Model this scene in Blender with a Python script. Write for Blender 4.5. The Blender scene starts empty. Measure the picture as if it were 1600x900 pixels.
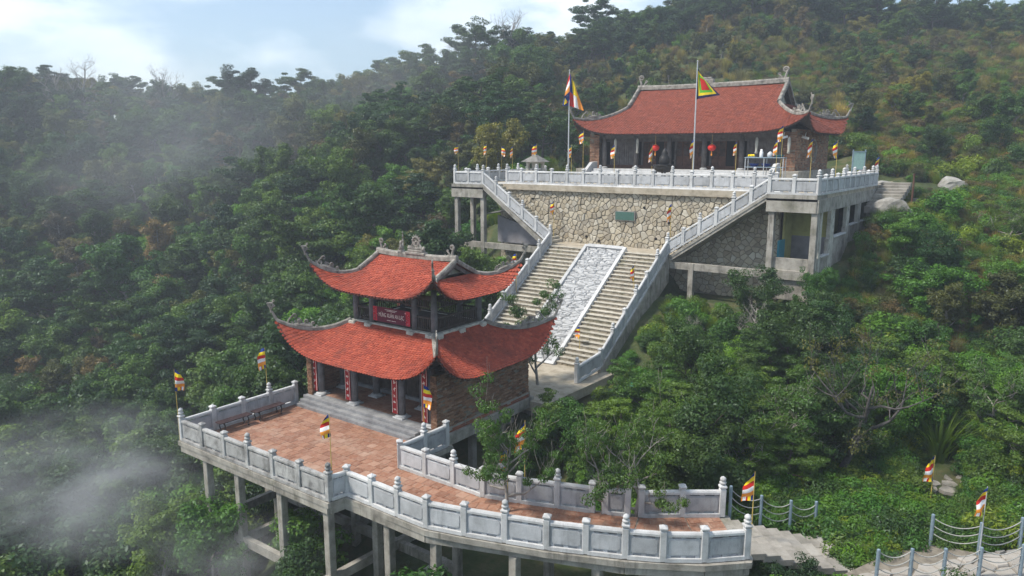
import bpy, math, random
import numpy as np
from mathutils import Vector, Matrix
R = math.radians
rnd = random.Random(7)
scene = bpy.context.scene
col = scene.collection

# ---------------------------------------------------------------- camera, sky, sun, exposure
CAM_H, FPX, HORIZON, YAW = 12.0, 1160.0, 236.0, 0.635
PITCH = math.atan((450 - HORIZON) / FPX)
cam_d = bpy.data.cameras.new('camera')
cam_d.sensor_width = 36; cam_d.lens = 36 * FPX / 1600
cam_d.clip_start = 0.3; cam_d.clip_end = 3000
cam = bpy.data.objects.new('camera', cam_d); col.objects.link(cam)
cam.location = (0, 0, CAM_H); cam.rotation_euler = (R(90) - PITCH, 0, YAW)
scene.camera = cam

SUN_EL, SUN_AZ = R(54), R(220)          # azimuth of the sun, measured from +Y clockwise
world = bpy.data.worlds.new('World'); scene.world = world; world.use_nodes = True
wn, wl = world.node_tree.nodes, world.node_tree.links
wn.clear()
w_out = wn.new('ShaderNodeOutputWorld'); w_bg = wn.new('ShaderNodeBackground')
w_sky = wn.new('ShaderNodeTexSky'); w_sky.sky_type = 'NISHITA'; w_sky.sun_disc = False
w_sky.sun_elevation = SUN_EL; w_sky.sun_rotation = SUN_AZ; w_sky.air_density = 1.0; w_sky.dust_density = 1.5
w_tc = wn.new('ShaderNodeTexCoord')
w_map = wn.new('ShaderNodeMapping'); w_map.inputs['Scale'].default_value = (1.0, 1.0, 2.6)
w_map.inputs['Location'].default_value = (0.35, 0.2, 0.1)
w_noise = wn.new('ShaderNodeTexNoise'); w_noise.inputs['Scale'].default_value = 2.6
w_noise.inputs['Detail'].default_value = 6; w_noise.inputs['Roughness'].default_value = 0.5
w_ramp = wn.new('ShaderNodeValToRGB')
w_ramp.color_ramp.elements[0].position = 0.40; w_ramp.color_ramp.elements[0].color = (0.12, 0.12, 0.12, 1)
w_ramp.color_ramp.elements[1].position = 0.66; w_ramp.color_ramp.elements[1].color = (0.92, 0.92, 0.92, 1)
w_mix = wn.new('ShaderNodeMix'); w_mix.data_type = 'RGBA'
w_noise2 = wn.new('ShaderNodeTexNoise'); w_noise2.inputs['Scale'].default_value = 5.5; w_noise2.inputs['Detail'].default_value = 7; w_noise2.inputs['Roughness'].default_value = 0.55
w_ramp2 = wn.new('ShaderNodeValToRGB')                      # grey-blue cloud bellies to bright white cloud, same unit as the sky
w_ramp2.color_ramp.elements[0].position = 0.43; w_ramp2.color_ramp.elements[0].color = (2.3, 3.6, 4.6, 1)
w_ramp2.color_ramp.elements[1].position = 0.60; w_ramp2.color_ramp.elements[1].color = (7.6, 8.1, 8.4, 1)
wl.new(w_map.outputs['Vector'], w_noise2.inputs['Vector']); wl.new(w_noise2.outputs['Fac'], w_ramp2.inputs['Fac']); wl.new(w_ramp2.outputs['Color'], w_mix.inputs['B'])
wl.new(w_tc.outputs['Generated'], w_map.inputs['Vector']); wl.new(w_map.outputs['Vector'], w_noise.inputs['Vector'])
wl.new(w_noise.outputs['Fac'], w_ramp.inputs['Fac']); wl.new(w_ramp.outputs['Color'], w_mix.inputs['Factor'])
wl.new(w_sky.outputs['Color'], w_mix.inputs['A']); wl.new(w_mix.outputs['Result'], w_bg.inputs['Color'])
w_bg.inputs['Strength'].default_value = 0.10
wl.new(w_bg.outputs['Background'], w_out.inputs['Surface'])

sun_d = bpy.data.lights.new('sun', 'SUN'); sun_d.energy = 2.7; sun_d.angle = R(8); sun_d.color = (1.0, 0.93, 0.82)
sun = bpy.data.objects.new('sun', sun_d); col.objects.link(sun)
sdir = Vector((math.sin(SUN_AZ) * math.cos(SUN_EL), math.cos(SUN_AZ) * math.cos(SUN_EL), math.sin(SUN_EL)))
sun.rotation_euler = sdir.to_track_quat('Z', 'Y').to_euler()

scene.view_settings.view_transform = 'Standard'; scene.view_settings.look = 'None'
scene.view_settings.gamma = 1.0; scene.view_settings.exposure = 1.0
scene.render.engine = 'CYCLES'
cy = scene.cycles
cy.use_denoising = True
try: cy.denoiser = 'OPENIMAGEDENOISE'
except Exception: pass
cy.max_bounces = 6; cy.diffuse_bounces = 3; cy.glossy_bounces = 2; cy.transmission_bounces = 3
cy.transparent_max_bounces = 6; cy.volume_bounces = 0
cy.use_adaptive_sampling = True; cy.adaptive_threshold = 0.02
cy.caustics_reflective = False; cy.caustics_refractive = False

# ---------------------------------------------------------------- layout helpers (survey of the place)
_c, _s, _ct, _st = math.cos(PITCH), math.sin(PITCH), math.cos(YAW), math.sin(YAW)
RV = Vector((_ct, _st, 0)); FV = Vector((-_st * _c, _ct * _c, -_s)); UV = Vector((-_st * _s, _ct * _s, _c))
CO = Vector((0, 0, CAM_H))
def proj(w):
    w = Vector(w) - CO; k = w.dot(FV)
    if k < 0.1: return (-9999, -9999, k)
    return (800 + FPX * w.dot(RV) / k, 450 - FPX * w.dot(UV) / k, k)
def fan(u, d):
    """ground position at bearing u and horizontal distance d ahead of the viewpoint"""
    x = (u - 800) / FPX * d
    return (x * _ct - d * _st, x * _st + d * _ct)

# ---------------------------------------------------------------- materials
MATS = {}
def rgb(h): return (h[0], h[1], h[2], 1)
def nodemat(name):
    m = bpy.data.materials.new(name); m.use_nodes = True
    nt = m.node_tree; b = nt.nodes.get('Principled BSDF'); b.inputs['Specular IOR Level'].default_value = 0.25
    MATS[name] = m
    return m, nt, b
def N(nt, t, **kw):
    n = nt.nodes.new('ShaderNode' + t)
    for k, v in kw.items():
        if k in n.inputs: n.inputs[k].default_value = v
        else: setattr(n, k, v)
    return n
def mixc(nt, fac, a, b, mode='MIX'):
    n = nt.nodes.new('ShaderNodeMix'); n.data_type = 'RGBA'; n.blend_type = mode
    for key, v in (('Factor', fac), ('A', a), ('B', b)):
        s = n.inputs[key]
        if isinstance(v, (int, float)): s.default_value = v
        elif isinstance(v, tuple): s.default_value = rgb(v)
        else: nt.links.new(v, s)
    return n.outputs['Result']
def ramp(nt, src, stops):
    n = nt.nodes.new('ShaderNodeValToRGB'); cr = n.color_ramp
    while len(cr.elements) < len(stops): cr.elements.new(0.5)
    for e, (p, c) in zip(cr.elements, stops):
        e.position = p; e.color = rgb(c) if not isinstance(c, (int, float)) else (c, c, c, 1)
    nt.links.new(src, n.inputs['Fac']); return n.outputs['Color']
def noise(nt, scale, detail=5, rough=0.55, stretch=(1, 1, 1), coord='pos', dist=0.0):
    if coord == 'pos': g = nt.nodes.new('ShaderNodeNewGeometry').outputs['Position']
    else: g = nt.nodes.new('ShaderNodeTexCoord').outputs['Object']
    mp = nt.nodes.new('ShaderNodeMapping'); mp.inputs['Scale'].default_value = stretch
    nt.links.new(g, mp.inputs['Vector'])
    n = N(nt, 'TexNoise', Scale=scale, Detail=detail, Roughness=rough, Distortion=dist)
    nt.links.new(mp.outputs['Vector'], n.inputs['Vector']); return n.outputs['Fac']
def bump(nt, b, src, strength=0.3, dist=0.02):
    n = N(nt, 'Bump', Strength=strength, Distance=dist); nt.links.new(src, n.inputs['Height'])
    nt.links.new(n.outputs['Normal'], b.inputs['Normal'])
def weathered(name, base, dark, light, scale=3.0, streak=0.0, rough=0.85, green=0.0, island=0.0, objvar=0.0, bumps=0.25, grit=30.0):
    m, nt, b = nodemat(name)
    c = ramp(nt, noise(nt, scale, 7, 0.62), [(0.28, dark), (0.5, base), (0.74, light)])
    fine = noise(nt, grit, 3, 0.6)
    c = mixc(nt, 0.35, c, ramp(nt, fine, [(0.3, (0.55,)*3), (0.7, (1.0,)*3)]), 'MULTIPLY')
    if streak:
        st = noise(nt, 3.0, 5, 0.7, (1.5, 1.5, 0.22), dist=0.35)
        k = ramp(nt, st, [(0.48, 0.0), (0.70, 1.0)])
        k = mixc(nt, 1.0, k, ramp(nt, noise(nt, 0.55, 4, 0.6), [(0.42, 0.0), (0.6, 1.0)]), 'MULTIPLY')
        k2 = nt.nodes.new('ShaderNodeMath'); k2.operation = 'MULTIPLY'; k2.inputs[1].default_value = streak
        nt.links.new(k, k2.inputs[0])
        c = mixc(nt, k2.outputs[0], c, tuple(x * 0.28 for x in dark))
    if green:
        gk = ramp(nt, noise(nt, 1.3, 6, 0.65, dist=0.4), [(0.52, 0.0), (0.7, green)])
        c = mixc(nt, gk, c, (0.09, 0.10, 0.04))
    if island or objvar:
        if island: r_ = nt.nodes.new('ShaderNodeNewGeometry').outputs['Random Per Island']; amt = island
        else: r_ = nt.nodes.new('ShaderNodeObjectInfo').outputs['Random']; amt = objvar
        c = mixc(nt, 1.0, c, ramp(nt, r_, [(0.0, (1 - amt,)*3), (0.5, (1.0,)*3), (1.0, (1 + amt * 0.7,)*3)]), 'MULTIPLY')
    nt.links.new(c, b.inputs['Base Color']); b.inputs['Roughness'].default_value = rough
    if bumps: bump(nt, b, fine, bumps, 0.02)
    return m
def plain(name, c, rough=0.7, metal=0.0, var=0.12):
    m, nt, b = nodemat(name)
    k = ramp(nt, noise(nt, 9.0, 4), [(0.3, tuple(x * (1 - var) for x in c)), (0.7, tuple(min(1, x * (1 + var)) for x in c))])
    nt.links.new(k, b.inputs['Base Color']); b.inputs['Roughness'].default_value = rough; b.inputs['Metallic'].default_value = metal
    return m
def pieces_mat(name, cols, rough=0.8, by='island', scale=12, dirt=0.3, dirtcol=(0.12, 0.10, 0.08), moss=0.0):
    """a colour per loose piece (tile, brick, stone), with wear over it"""
    m, nt, b = nodemat(name)
    if by == 'island': r_ = nt.nodes.new('ShaderNodeNewGeometry').outputs['Random Per Island']
    else: r_ = nt.nodes.new('ShaderNodeObjectInfo').outputs['Random']
    c = ramp(nt, r_, [(i / max(1, len(cols) - 1), k) for i, k in enumerate(cols)])
    fine = noise(nt, scale, 6, 0.65)
    c = mixc(nt, ramp(nt, fine, [(0.45, 0.0), (0.75, dirt)]), c, dirtcol)
    c = mixc(nt, ramp(nt, noise(nt, 0.9, 5, 0.6), [(0.5, 0.0), (0.72, dirt)]), c, dirtcol)
    if moss: c = mixc(nt, ramp(nt, noise(nt, 2.2, 6, 0.7), [(0.53, 0.0), (0.68, moss)]), c, (0.10, 0.11, 0.03))
    nt.links.new(c, b.inputs['Base Color']); b.inputs['Roughness'].default_value = rough
    bump(nt, b, fine, 0.3, 0.015)
    return m
def leaf_mat(name, dark, mid, light, trans=0.28):
    m = bpy.data.materials.new(name); m.use_nodes = True; MATS[name] = m
    nt = m.node_tree; nt.nodes.clear()
    out = nt.nodes.new('ShaderNodeOutputMaterial')
    isl = nt.nodes.new('ShaderNodeNewGeometry').outputs['Random Per Island']
    dark, light = tuple((a + b) / 2 for a, b in zip(dark, mid)), tuple((a + b) / 2 for a, b in zip(light, mid))
    c = ramp(nt, isl, [(0.0, dark), (0.5, mid), (1.0, light)])
    oi = nt.nodes.new('ShaderNodeObjectInfo').outputs['Random']
    c = mixc(nt, 1.0, c, ramp(nt, oi, [(0.0, (0.55, 0.62, 0.66)), (0.3, (0.9, 0.98, 0.9)), (0.55, (1.3, 1.18, 0.8)), (0.75, (0.72, 0.95, 0.8)), (1.0, (1.7, 1.5, 0.85))]), 'MULTIPLY')
    pn = ramp(nt, noise(nt, 0.09, 3, 0.6), [(0.35, (0.8, 0.85, 0.9)), (0.65, (1.2, 1.15, 0.9))])
    c = mixc(nt, 1.0, c, pn, 'MULTIPLY')
    d = N(nt, 'BsdfDiffuse'); t = N(nt, 'BsdfTranslucent'); g = N(nt, 'BsdfGlossy', Roughness=0.45)
    nt.links.new(c, d.inputs['Color'])
    tc = mixc(nt, 1.0, c, (1.2, 1.35, 0.6), 'MULTIPLY'); nt.links.new(tc, t.inputs['Color'])
    g.inputs['Color'].default_value = (0.5, 0.55, 0.6, 1)
    m1 = N(nt, 'MixShader', Fac=trans); nt.links.new(d.outputs[0], m1.inputs[1]); nt.links.new(t.outputs[0], m1.inputs[2])
    m2 = N(nt, 'MixShader', Fac=0.03); nt.links.new(m1.outputs[0], m2.inputs[1]); nt.links.new(g.outputs[0], m2.inputs[2])
    nt.links.new(m2.outputs[0], out.inputs['Surface'])
    return m

weathered('concrete', (0.32, 0.30, 0.265), (0.15, 0.14, 0.122), (0.45, 0.43, 0.385), 1.6, streak=0.75, green=0.35)
weathered('concrete_dark', (0.21, 0.20, 0.19), (0.11, 0.105, 0.10), (0.30, 0.29, 0.27), 1.4, streak=0.6, green=0.3)
weathered('granite', (0.52, 0.525, 0.53), (0.37, 0.372, 0.37), (0.61, 0.615, 0.615), 2.2, streak=0.35, objvar=0.15, bumps=0.15)
weathered('granite_panel', (0.42, 0.432, 0.45), (0.28, 0.287, 0.295), (0.50, 0.51, 0.53), 1.7, streak=0.5, objvar=0.18, bumps=0.15)
weathered('granite_worn', (0.36, 0.36, 0.355), (0.16, 0.155, 0.15), (0.48, 0.48, 0.475), 2.4, streak=0.85, objvar=0.2, bumps=0.2)
weathered('step_grey', (0.24, 0.245, 0.255), (0.15, 0.15, 0.16), (0.34, 0.345, 0.35), 2.0, streak=0.1)
weathered('plaster_cream', (0.46, 0.45, 0.40), (0.22, 0.21, 0.185), (0.58, 0.56, 0.49), 2.6, streak=0.45)
weathered('ridge_plaster', (0.25, 0.235, 0.21), (0.09, 0.085, 0.08), (0.40, 0.38, 0.34), 3.5, streak=0.4, grit=18)
weathered('relief_white', (0.44, 0.445, 0.45), (0.31, 0.315, 0.32), (0.52, 0.525, 0.53), 2.5, bumps=0.1)
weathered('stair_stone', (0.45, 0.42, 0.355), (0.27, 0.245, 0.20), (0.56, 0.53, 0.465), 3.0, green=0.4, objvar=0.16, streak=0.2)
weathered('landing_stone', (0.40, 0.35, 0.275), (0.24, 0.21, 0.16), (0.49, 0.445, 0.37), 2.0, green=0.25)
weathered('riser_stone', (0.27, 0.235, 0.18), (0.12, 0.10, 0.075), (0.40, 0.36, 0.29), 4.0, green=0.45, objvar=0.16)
weathered('grout', (0.34, 0.27, 0.21), (0.24, 0.18, 0.14), (0.44, 0.37, 0.30), 2.0)
weathered('mortar', (0.20, 0.175, 0.14), (0.12, 0.105, 0.085), (0.27, 0.24, 0.195), 4.0)
weathered('rock', (0.30, 0.29, 0.27), (0.17, 0.165, 0.15), (0.42, 0.41, 0.38), 1.4, green=0.4, bumps=0.5, grit=12)
weathered('wall_yellow', (0.34, 0.335, 0.13), (0.25, 0.25, 0.10), (0.40, 0.39, 0.17), 1.5, streak=0.2)
weathered('wall_grey', (0.22, 0.215, 0.23), (0.16, 0.155, 0.165), (0.27, 0.265, 0.28), 1.5, streak=0.1)
weathered('stone_column', (0.155, 0.155, 0.165), (0.09, 0.09, 0.095), (0.22, 0.22, 0.23), 3.0, streak=0.3)
weathered('wood_dark', (0.065, 0.052, 0.045), (0.03, 0.025, 0.022), (0.10, 0.085, 0.075), 4.0, streak=0.3, bumps=0.15)
weathered('wood_grey', (0.14, 0.125, 0.122), (0.08, 0.072, 0.07), (0.20, 0.185, 0.18), 3.0, streak=0.35)
weathered('wood_brown', (0.12, 0.06, 0.042), (0.06, 0.032, 0.022), (0.165, 0.09, 0.065), 4.0, streak=0.3)
weathered('bench_brown', (0.055, 0.032, 0.032), (0.03, 0.02, 0.02), (0.08, 0.05, 0.048), 4.0, rough=0.45)
weathered('bark', (0.075, 0.065, 0.055), (0.03, 0.026, 0.022), (0.13, 0.115, 0.10), 5.0, bumps=0.5)
weathered('bark_pale', (0.26, 0.24, 0.215), (0.12, 0.11, 0.095), (0.40, 0.375, 0.34), 4.0, bumps=0.4)
weathered('bark_grey', (0.085, 0.078, 0.074), (0.035, 0.032, 0.03), (0.15, 0.14, 0.13), 5.0, bumps=0.5)
weathered('slab_path', (0.29, 0.27, 0.24), (0.16, 0.15, 0.13), (0.38, 0.36, 0.325), 1.6, green=0.3, objvar=0.18)
pieces_mat('roof_tile', [(0.22, 0.040, 0.024), (0.36, 0.068, 0.037), (0.30, 0.054, 0.030), (0.41, 0.092, 0.052), (0.25, 0.044, 0.026), (0.35, 0.075, 0.043)], 0.8, dirt=0.55, dirtcol=(0.12, 0.034, 0.024))
pieces_mat('roof_tile_old', [(0.13, 0.034, 0.021), (0.21, 0.052, 0.030), (0.17, 0.042, 0.025), (0.24, 0.068, 0.041)], 0.85, dirt=0.55, dirtcol=(0.15, 0.045, 0.035))
pieces_mat('paver', [(0.19, 0.085, 0.052), (0.29, 0.142, 0.088), (0.245, 0.112, 0.070), (0.32, 0.168, 0.11), (0.205, 0.092, 0.058), (0.35, 0.20, 0.14)], 0.75, by='object', scale=7, dirt=0.45, dirtcol=(0.42, 0.33, 0.26))
pieces_mat('paver_mass', [(0.19, 0.085, 0.052), (0.29, 0.142, 0.088), (0.245, 0.112, 0.070), (0.32, 0.168, 0.11), (0.205, 0.092, 0.058), (0.35, 0.20, 0.14)], 0.75, by='island', scale=7, dirt=0.45, dirtcol=(0.42, 0.33, 0.26))
pieces_mat('brick', [(0.10, 0.05, 0.03), (0.21, 0.105, 0.06), (0.30, 0.165, 0.10), (0.155, 0.075, 0.042), (0.33, 0.21, 0.14), (0.19, 0.085, 0.05)], 0.9, dirt=0.5, dirtcol=(0.065, 0.045, 0.03))
pieces_mat('brick_red', [(0.25, 0.075, 0.042), (0.34, 0.12, 0.07), (0.20, 0.06, 0.035)], 0.9, dirt=0.3)
pieces_mat('rubble', [(0.31, 0.262, 0.19), (0.47, 0.43, 0.345), (0.39, 0.335, 0.245), (0.52, 0.49, 0.415), (0.27, 0.24, 0.19), (0.45, 0.40, 0.305), (0.36, 0.325, 0.275)], 0.9, by='object', scale=5, dirt=0.4, dirtcol=(0.24, 0.20, 0.14))
pieces_mat('rubble_mass', [(0.31, 0.262, 0.19), (0.47, 0.43, 0.345), (0.39, 0.335, 0.245), (0.52, 0.49, 0.415), (0.27, 0.24, 0.19), (0.45, 0.40, 0.305), (0.36, 0.325, 0.275)], 0.9, by='island', scale=5, dirt=0.4, dirtcol=(0.24, 0.20, 0.14))
pieces_mat('flagstone', [(0.25, 0.23, 0.205), (0.35, 0.325, 0.295), (0.30, 0.28, 0.25), (0.39, 0.365, 0.335)], 0.9, by='object', scale=5, dirt=0.35, dirtcol=(0.25, 0.22, 0.18))
plain('red_board', (0.33, 0.012, 0.016), 0.5)
plain('ink_white', (0.75, 0.68, 0.62), 0.6)
plain('gold', (0.62, 0.42, 0.12), 0.5)
plain('banner_maroon', (0.115, 0.012, 0.032), 0.6)
plain('banner_red', (0.50, 0.03, 0.05), 0.6)
plain('banner_pink', (0.75, 0.35, 0.38), 0.6)
plain('flag_blue', (0.012, 0.035, 0.20), 0.8); plain('flag_yellow', (0.82, 0.60, 0.02), 0.8)
plain('flag_red', (0.50, 0.022, 0.016), 0.8); plain('flag_white', (0.74, 0.73, 0.74), 0.8); plain('flag_orange', (0.82, 0.30, 0.04), 0.8)
plain('flag_green', (0.10, 0.42, 0.03), 0.8); plain('flag_navy', (0.012, 0.018, 0.07), 0.8)
plain('bamboo', (0.46, 0.35, 0.10), 0.6); plain('pole_grey', (0.50, 0.52, 0.54), 0.4, 0.3)
plain('lantern_red', (0.62, 0.03, 0.02), 0.55)
plain('steel_blue', (0.22, 0.29, 0.35), 0.5, 0.3); plain('rope', (0.33, 0.33, 0.31), 0.8)
plain('iron', (0.035, 0.033, 0.032), 0.5, 0.5); plain('green_plaque', (0.055, 0.12, 0.10), 0.5)
plain('bin_green', (0.015, 0.22, 0.15), 0.45); plain('white_plastic', (0.75, 0.75, 0.75), 0.4)
plain('teal', (0.03, 0.20, 0.27), 0.5); plain('sign_glass', (0.26, 0.40, 0.37), 0.3); plain('shade_black', (0.012, 0.011, 0.011), 0.9)  # last one: near-black that paints the shade inside openings
plain('terracotta_dark', (0.09, 0.03, 0.025), 0.7)
leaf_mat('leaf_dark', (0.022, 0.046, 0.018), (0.040, 0.078, 0.028), (0.068, 0.116, 0.040))
leaf_mat('leaf_mid', (0.038, 0.074, 0.018), (0.068, 0.124, 0.030), (0.110, 0.176, 0.044))
leaf_mat('leaf_bright', (0.040, 0.100, 0.016), (0.072, 0.165, 0.026), (0.125, 0.235, 0.042))
leaf_mat('leaf_olive', (0.062, 0.066, 0.020), (0.110, 0.112, 0.036), (0.170, 0.162, 0.058))
leaf_mat('leaf_brown', (0.085, 0.062, 0.034), (0.140, 0.102, 0.056), (0.195, 0.145, 0.082))
leaf_mat('leaf_lime', (0.075, 0.120, 0.016), (0.130, 0.19, 0.026), (0.20, 0.27, 0.045))
leaf_mat('straw', (0.17, 0.135, 0.06), (0.27, 0.22, 0.105), (0.38, 0.32, 0.17))

# ---------------------------------------------------------------- mesh building
class MB:
    def __init__(s): s.v = []; s.f = []; s.m = []
    def add(s, vs, fs, mi=0):
        o = len(s.v); s.v.extend([tuple(x) for x in vs]); s.f.extend([tuple(i + o for i in q) for q in fs]); s.m.extend([mi] * len(fs)); return s
    def box(s, x0, y0, z0, x1, y1, z1, mi=0):
        vs = [(x0,y0,z0),(x1,y0,z0),(x1,y1,z0),(x0,y1,z0),(x0,y0,z1),(x1,y0,z1),(x1,y1,z1),(x0,y1,z1)]
        return s.add(vs, [(0,3,2,1),(4,5,6,7),(0,1,5,4),(1,2,6,5),(2,3,7,6),(3,0,4,7)], mi)
    def cbox(s, x0, y0, z0, x1, y1, z1, c=0.015, mi=0):
        """box with chamfered edges"""
        n = (x0, y0, z0); p = (x1, y1, z1); vs = []; idx = {}
        for sx in (0, 1):
            for sy in (0, 1):
                for sz in (0, 1):
                    b = [(n[0], p[0])[sx], (n[1], p[1])[sy], (n[2], p[2])[sz]]
                    i = [(c, -c)[sx], (c, -c)[sy], (c, -c)[sz]]
                    for ax in range(3):
                        q = [b[k] if k == ax else b[k] + i[k] for k in range(3)]
                        idx[(sx, sy, sz, ax)] = len(vs); vs.append(q)
        F = []
        def face(l): F.append(l)
        for ax in range(3):
            o = [k for k in range(3) if k != ax]
            for sd in (0, 1):
                q = []
                for (a, b) in ((0,0),(1,0),(1,1),(0,1)):
                    k = [0,0,0]; k[ax] = sd; k[o[0]] = a; k[o[1]] = b; q.append(idx[(k[0],k[1],k[2],ax)])
                fl = (sd == 1) != (ax == 1)
                face(tuple(q) if fl else tuple(q[::-1]))
        for ax in range(3):
            o = [k for k in range(3) if k != ax]
            for a in (0, 1):
                for b in (0, 1):
                    q = []
                    for e, w in ((0, o[0]), (1, o[0]), (1, o[1]), (0, o[1])):
                        k = [0,0,0]; k[ax] = e; k[o[0]] = a; k[o[1]] = b; q.append(idx[(k[0],k[1],k[2],w)])
                    face(tuple(q))
        for sx in (0,1):
            for sy in (0,1):
                for sz in (0,1): face((idx[(sx,sy,sz,0)], idx[(sx,sy,sz,1)], idx[(sx,sy,sz,2)]))
        return s.add(vs, F, mi)
    def obox(s, c, ax, hx, hy, hz, up=(0,0,1), mi=0):
        a = Vector(ax).normalized(); u = Vector(up); b = u.cross(a)
        if b.length < 1e-5: b = Vector((1,0,0)).cross(a)
        b.normalize(); u = a.cross(b); c = Vector(c); vs = []
        for k in (-1, 1):
            for (i, j) in ((-1,-1),(1,-1),(1,1),(-1,1)): vs.append(c + a*(i*hx) + b*(j*hy) + u*(k*hz))
        return s.add(vs, [(0,3,2,1),(4,5,6,7),(0,1,5,4),(1,2,6,5),(2,3,7,6),(3,0,4,7)], mi)
    def beam(s, p, q, w, h, mi=0):
        p, q = Vector(p), Vector(q); d = q - p
        return s.obox((p + q) / 2, d, d.length / 2, w / 2, h / 2, mi=mi)
    def tube(s, path, radii, n=6, mi=0, cap=True):
        path = [Vector(p) for p in path]
        if isinstance(radii, (int, float)): radii = [radii] * len(path)
        vs = []; fs = []; prev = None
        for i, p in enumerate(path):
            t = (path[min(i+1, len(path)-1)] - path[max(i-1, 0)])
            if t.length < 1e-6: t = Vector((0,0,1))
            t.normalize()
            if prev is None:
                a = Vector((1,0,0)) if abs(t.x) < 0.8 else Vector((0,1,0)); u = t.cross(a).normalized()
            else:
                u = prev - t * prev.dot(t)
                if u.length < 1e-5: u = t.cross(Vector((0.3,0.8,0.5)))
                u.normalize()
            prev = u; w = t.cross(u)
            for k in range(n):
                an = 2 * math.pi * k / n; vs.append(p + (u * math.cos(an) + w * math.sin(an)) * radii[i])
        for i in range(len(path) - 1):
            for k in range(n):
                k2 = (k + 1) % n; fs.append((i*n+k, i*n+k2, (i+1)*n+k2, (i+1)*n+k))
        if cap: fs.append(tuple(range(n))[::-1]); fs.append(tuple((len(path)-1)*n + k for k in range(n)))
        return s.add(vs, fs, mi)
    def lathe(s, prof, n=12, c=(0,0,0), mi=0):
        vs = []; fs = []
        for (r, z) in prof:
            for k in range(n):
                a = 2 * math.pi * k / n; vs.append((c[0] + r*math.cos(a), c[1] + r*math.sin(a), c[2] + z))
        for i in range(len(prof) - 1):
            for k in range(n):
                k2 = (k+1) % n; fs.append((i*n+k, i*n+k2, (i+1)*n+k2, (i+1)*n+k))
        fs.append(tuple(range(n))[::-1]); fs.append(tuple((len(prof)-1)*n + k for k in range(n)))
        return s.add(vs, fs, mi)
    def prism(s, poly, z0, z1, mi=0):
        n = len(poly); vs = [(x, y, z0) for x, y in poly] + [(x, y, z1) for x, y in poly]
        fs = [tuple(range(n))[::-1], tuple(range(n, 2*n))] + [(i, (i+1) % n, n + (i+1) % n, n + i) for i in range(n)]
        return s.add(vs, fs, mi)
    def xprism(s, poly, y0, y1, mi=0):
        """poly in (x, z), extruded along y"""
        n = len(poly); vs = [(x, y0, z) for x, z in poly] + [(x, y1, z) for x, z in poly]
        fs = [tuple(range(n)), tuple(range(n, 2*n))[::-1]] + [(i, n + i, n + (i+1) % n, (i+1) % n) for i in range(n)]
        return s.add(vs, fs, mi)
    def yprism(s, poly, x0, x1, mi=0):
        """poly in (y, z), extruded along x"""
        n = len(poly); vs = [(x0, y, z) for y, z in poly] + [(x1, y, z) for y, z in poly]
        fs = [tuple(range(n))[::-1], tuple(range(n, 2*n))] + [(i, (i+1) % n, n + (i+1) % n, n + i) for i in range(n)]
        return s.add(vs, fs, mi)
    def grid(s, fn, nu, nv, mi=0):
        vs = [fn(i / nu, j / nv) for j in range(nv + 1) for i in range(nu + 1)]
        return s.add(vs, [(j*(nu+1)+i, j*(nu+1)+i+1, (j+1)*(nu+1)+i+1, (j+1)*(nu+1)+i) for j in range(nv) for i in range(nu)], mi)
    def mesh(s, name, mats, smooth=False, flip=False):
        me = bpy.data.meshes.new(name); me.from_pydata(s.v, [], s.f if not flip else [q[::-1] for q in s.f])
        if isinstance(mats, str): mats = [mats]
        for k in mats: me.materials.append(MATS[k])
        if len(mats) > 1: me.polygons.foreach_set('material_index', s.m)
        if smooth: me.polygons.foreach_set('use_smooth', [True] * len(me.polygons))
        me.update(); return me

ORIG = {}
def tag(o, label=None, cat=None, group=None, kind=None):
    if label: o['label'] = label
    if cat: o['category'] = cat
    if group: o['group'] = group
    if kind: o['kind'] = kind
    return o
def thing(name, label, cat, loc=(0,0,0), group=None, rotz=0.0):
    o = bpy.data.objects.new(name, None); col.objects.link(o); o.empty_display_size = 0.2
    o.location = loc; o.rotation_euler = (0, 0, rotz); ORIG[o] = Vector(loc)
    return tag(o, label, cat, group)
def put(name, mb, mat, parent=None, at=(0,0,0), local=False, rotz=0.0, smooth=False, kind=None, scale=None):
    """link one mesh object. World coordinates unless local"""
    me = mb if isinstance(mb, bpy.types.Mesh) else mb.mesh(name, mat, smooth)
    o = bpy.data.objects.new(name, me); col.objects.link(o)
    at = Vector(at)
    if parent is not None:
        o.parent = parent
        o.location = at if local else at - ORIG[parent]
        ORIG[o] = ORIG[parent] + at if local else at
    else: o.location = at; ORIG[o] = at
    if rotz: o.rotation_euler = (0, 0, rotz)
    if scale: o.scale = scale
    if kind: o['kind'] = kind
    return o
def stuff_part(o): o['kind'] = 'stuff'; return o
# ---------------------------------------------------------------- terrain
CTRL = []
def prof(u, lst):
    for d, z in lst: x, y = fan(u, d); CTRL.append((x, y, z))
for u in (-500, -150): prof(u, [(25,-15),(42,-13),(70,-9),(100,1),(130,14),(150,19.5),(195,10)])
prof(150, [(28,-14),(42,-13),(70,-9),(100,0),(130,13),(148,18.5),(190,8)])
prof(330, [(32,-11),(48,-10),(70,-7),(100,1),(130,12),(155,15.5),(200,5)])
prof(500, [(60,-2.5),(80,3.5),(110,11),(140,16.5),(180,10)])
prof(700, [(64,3),(78,7.5),(100,12.5),(135,19.5),(175,13)])
prof(850, [(80,11),(100,16.5),(135,25.5),(170,20)])
prof(1000, [(82,12.5),(105,22),(130,29.5),(170,26)])
prof(1150, [(80,13),(105,25),(130,36),(170,34)])
prof(1300, [(31,-1.0),(36,.2),(42,2.6),(76,14),(95,20),(120,29.5),(160,32)])
prof(1450, [(30,-.7),(36,.6),(44,3.8),(52,7.2),(62,10.3),(76,15),(95,21),(120,29),(160,33)])
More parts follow.
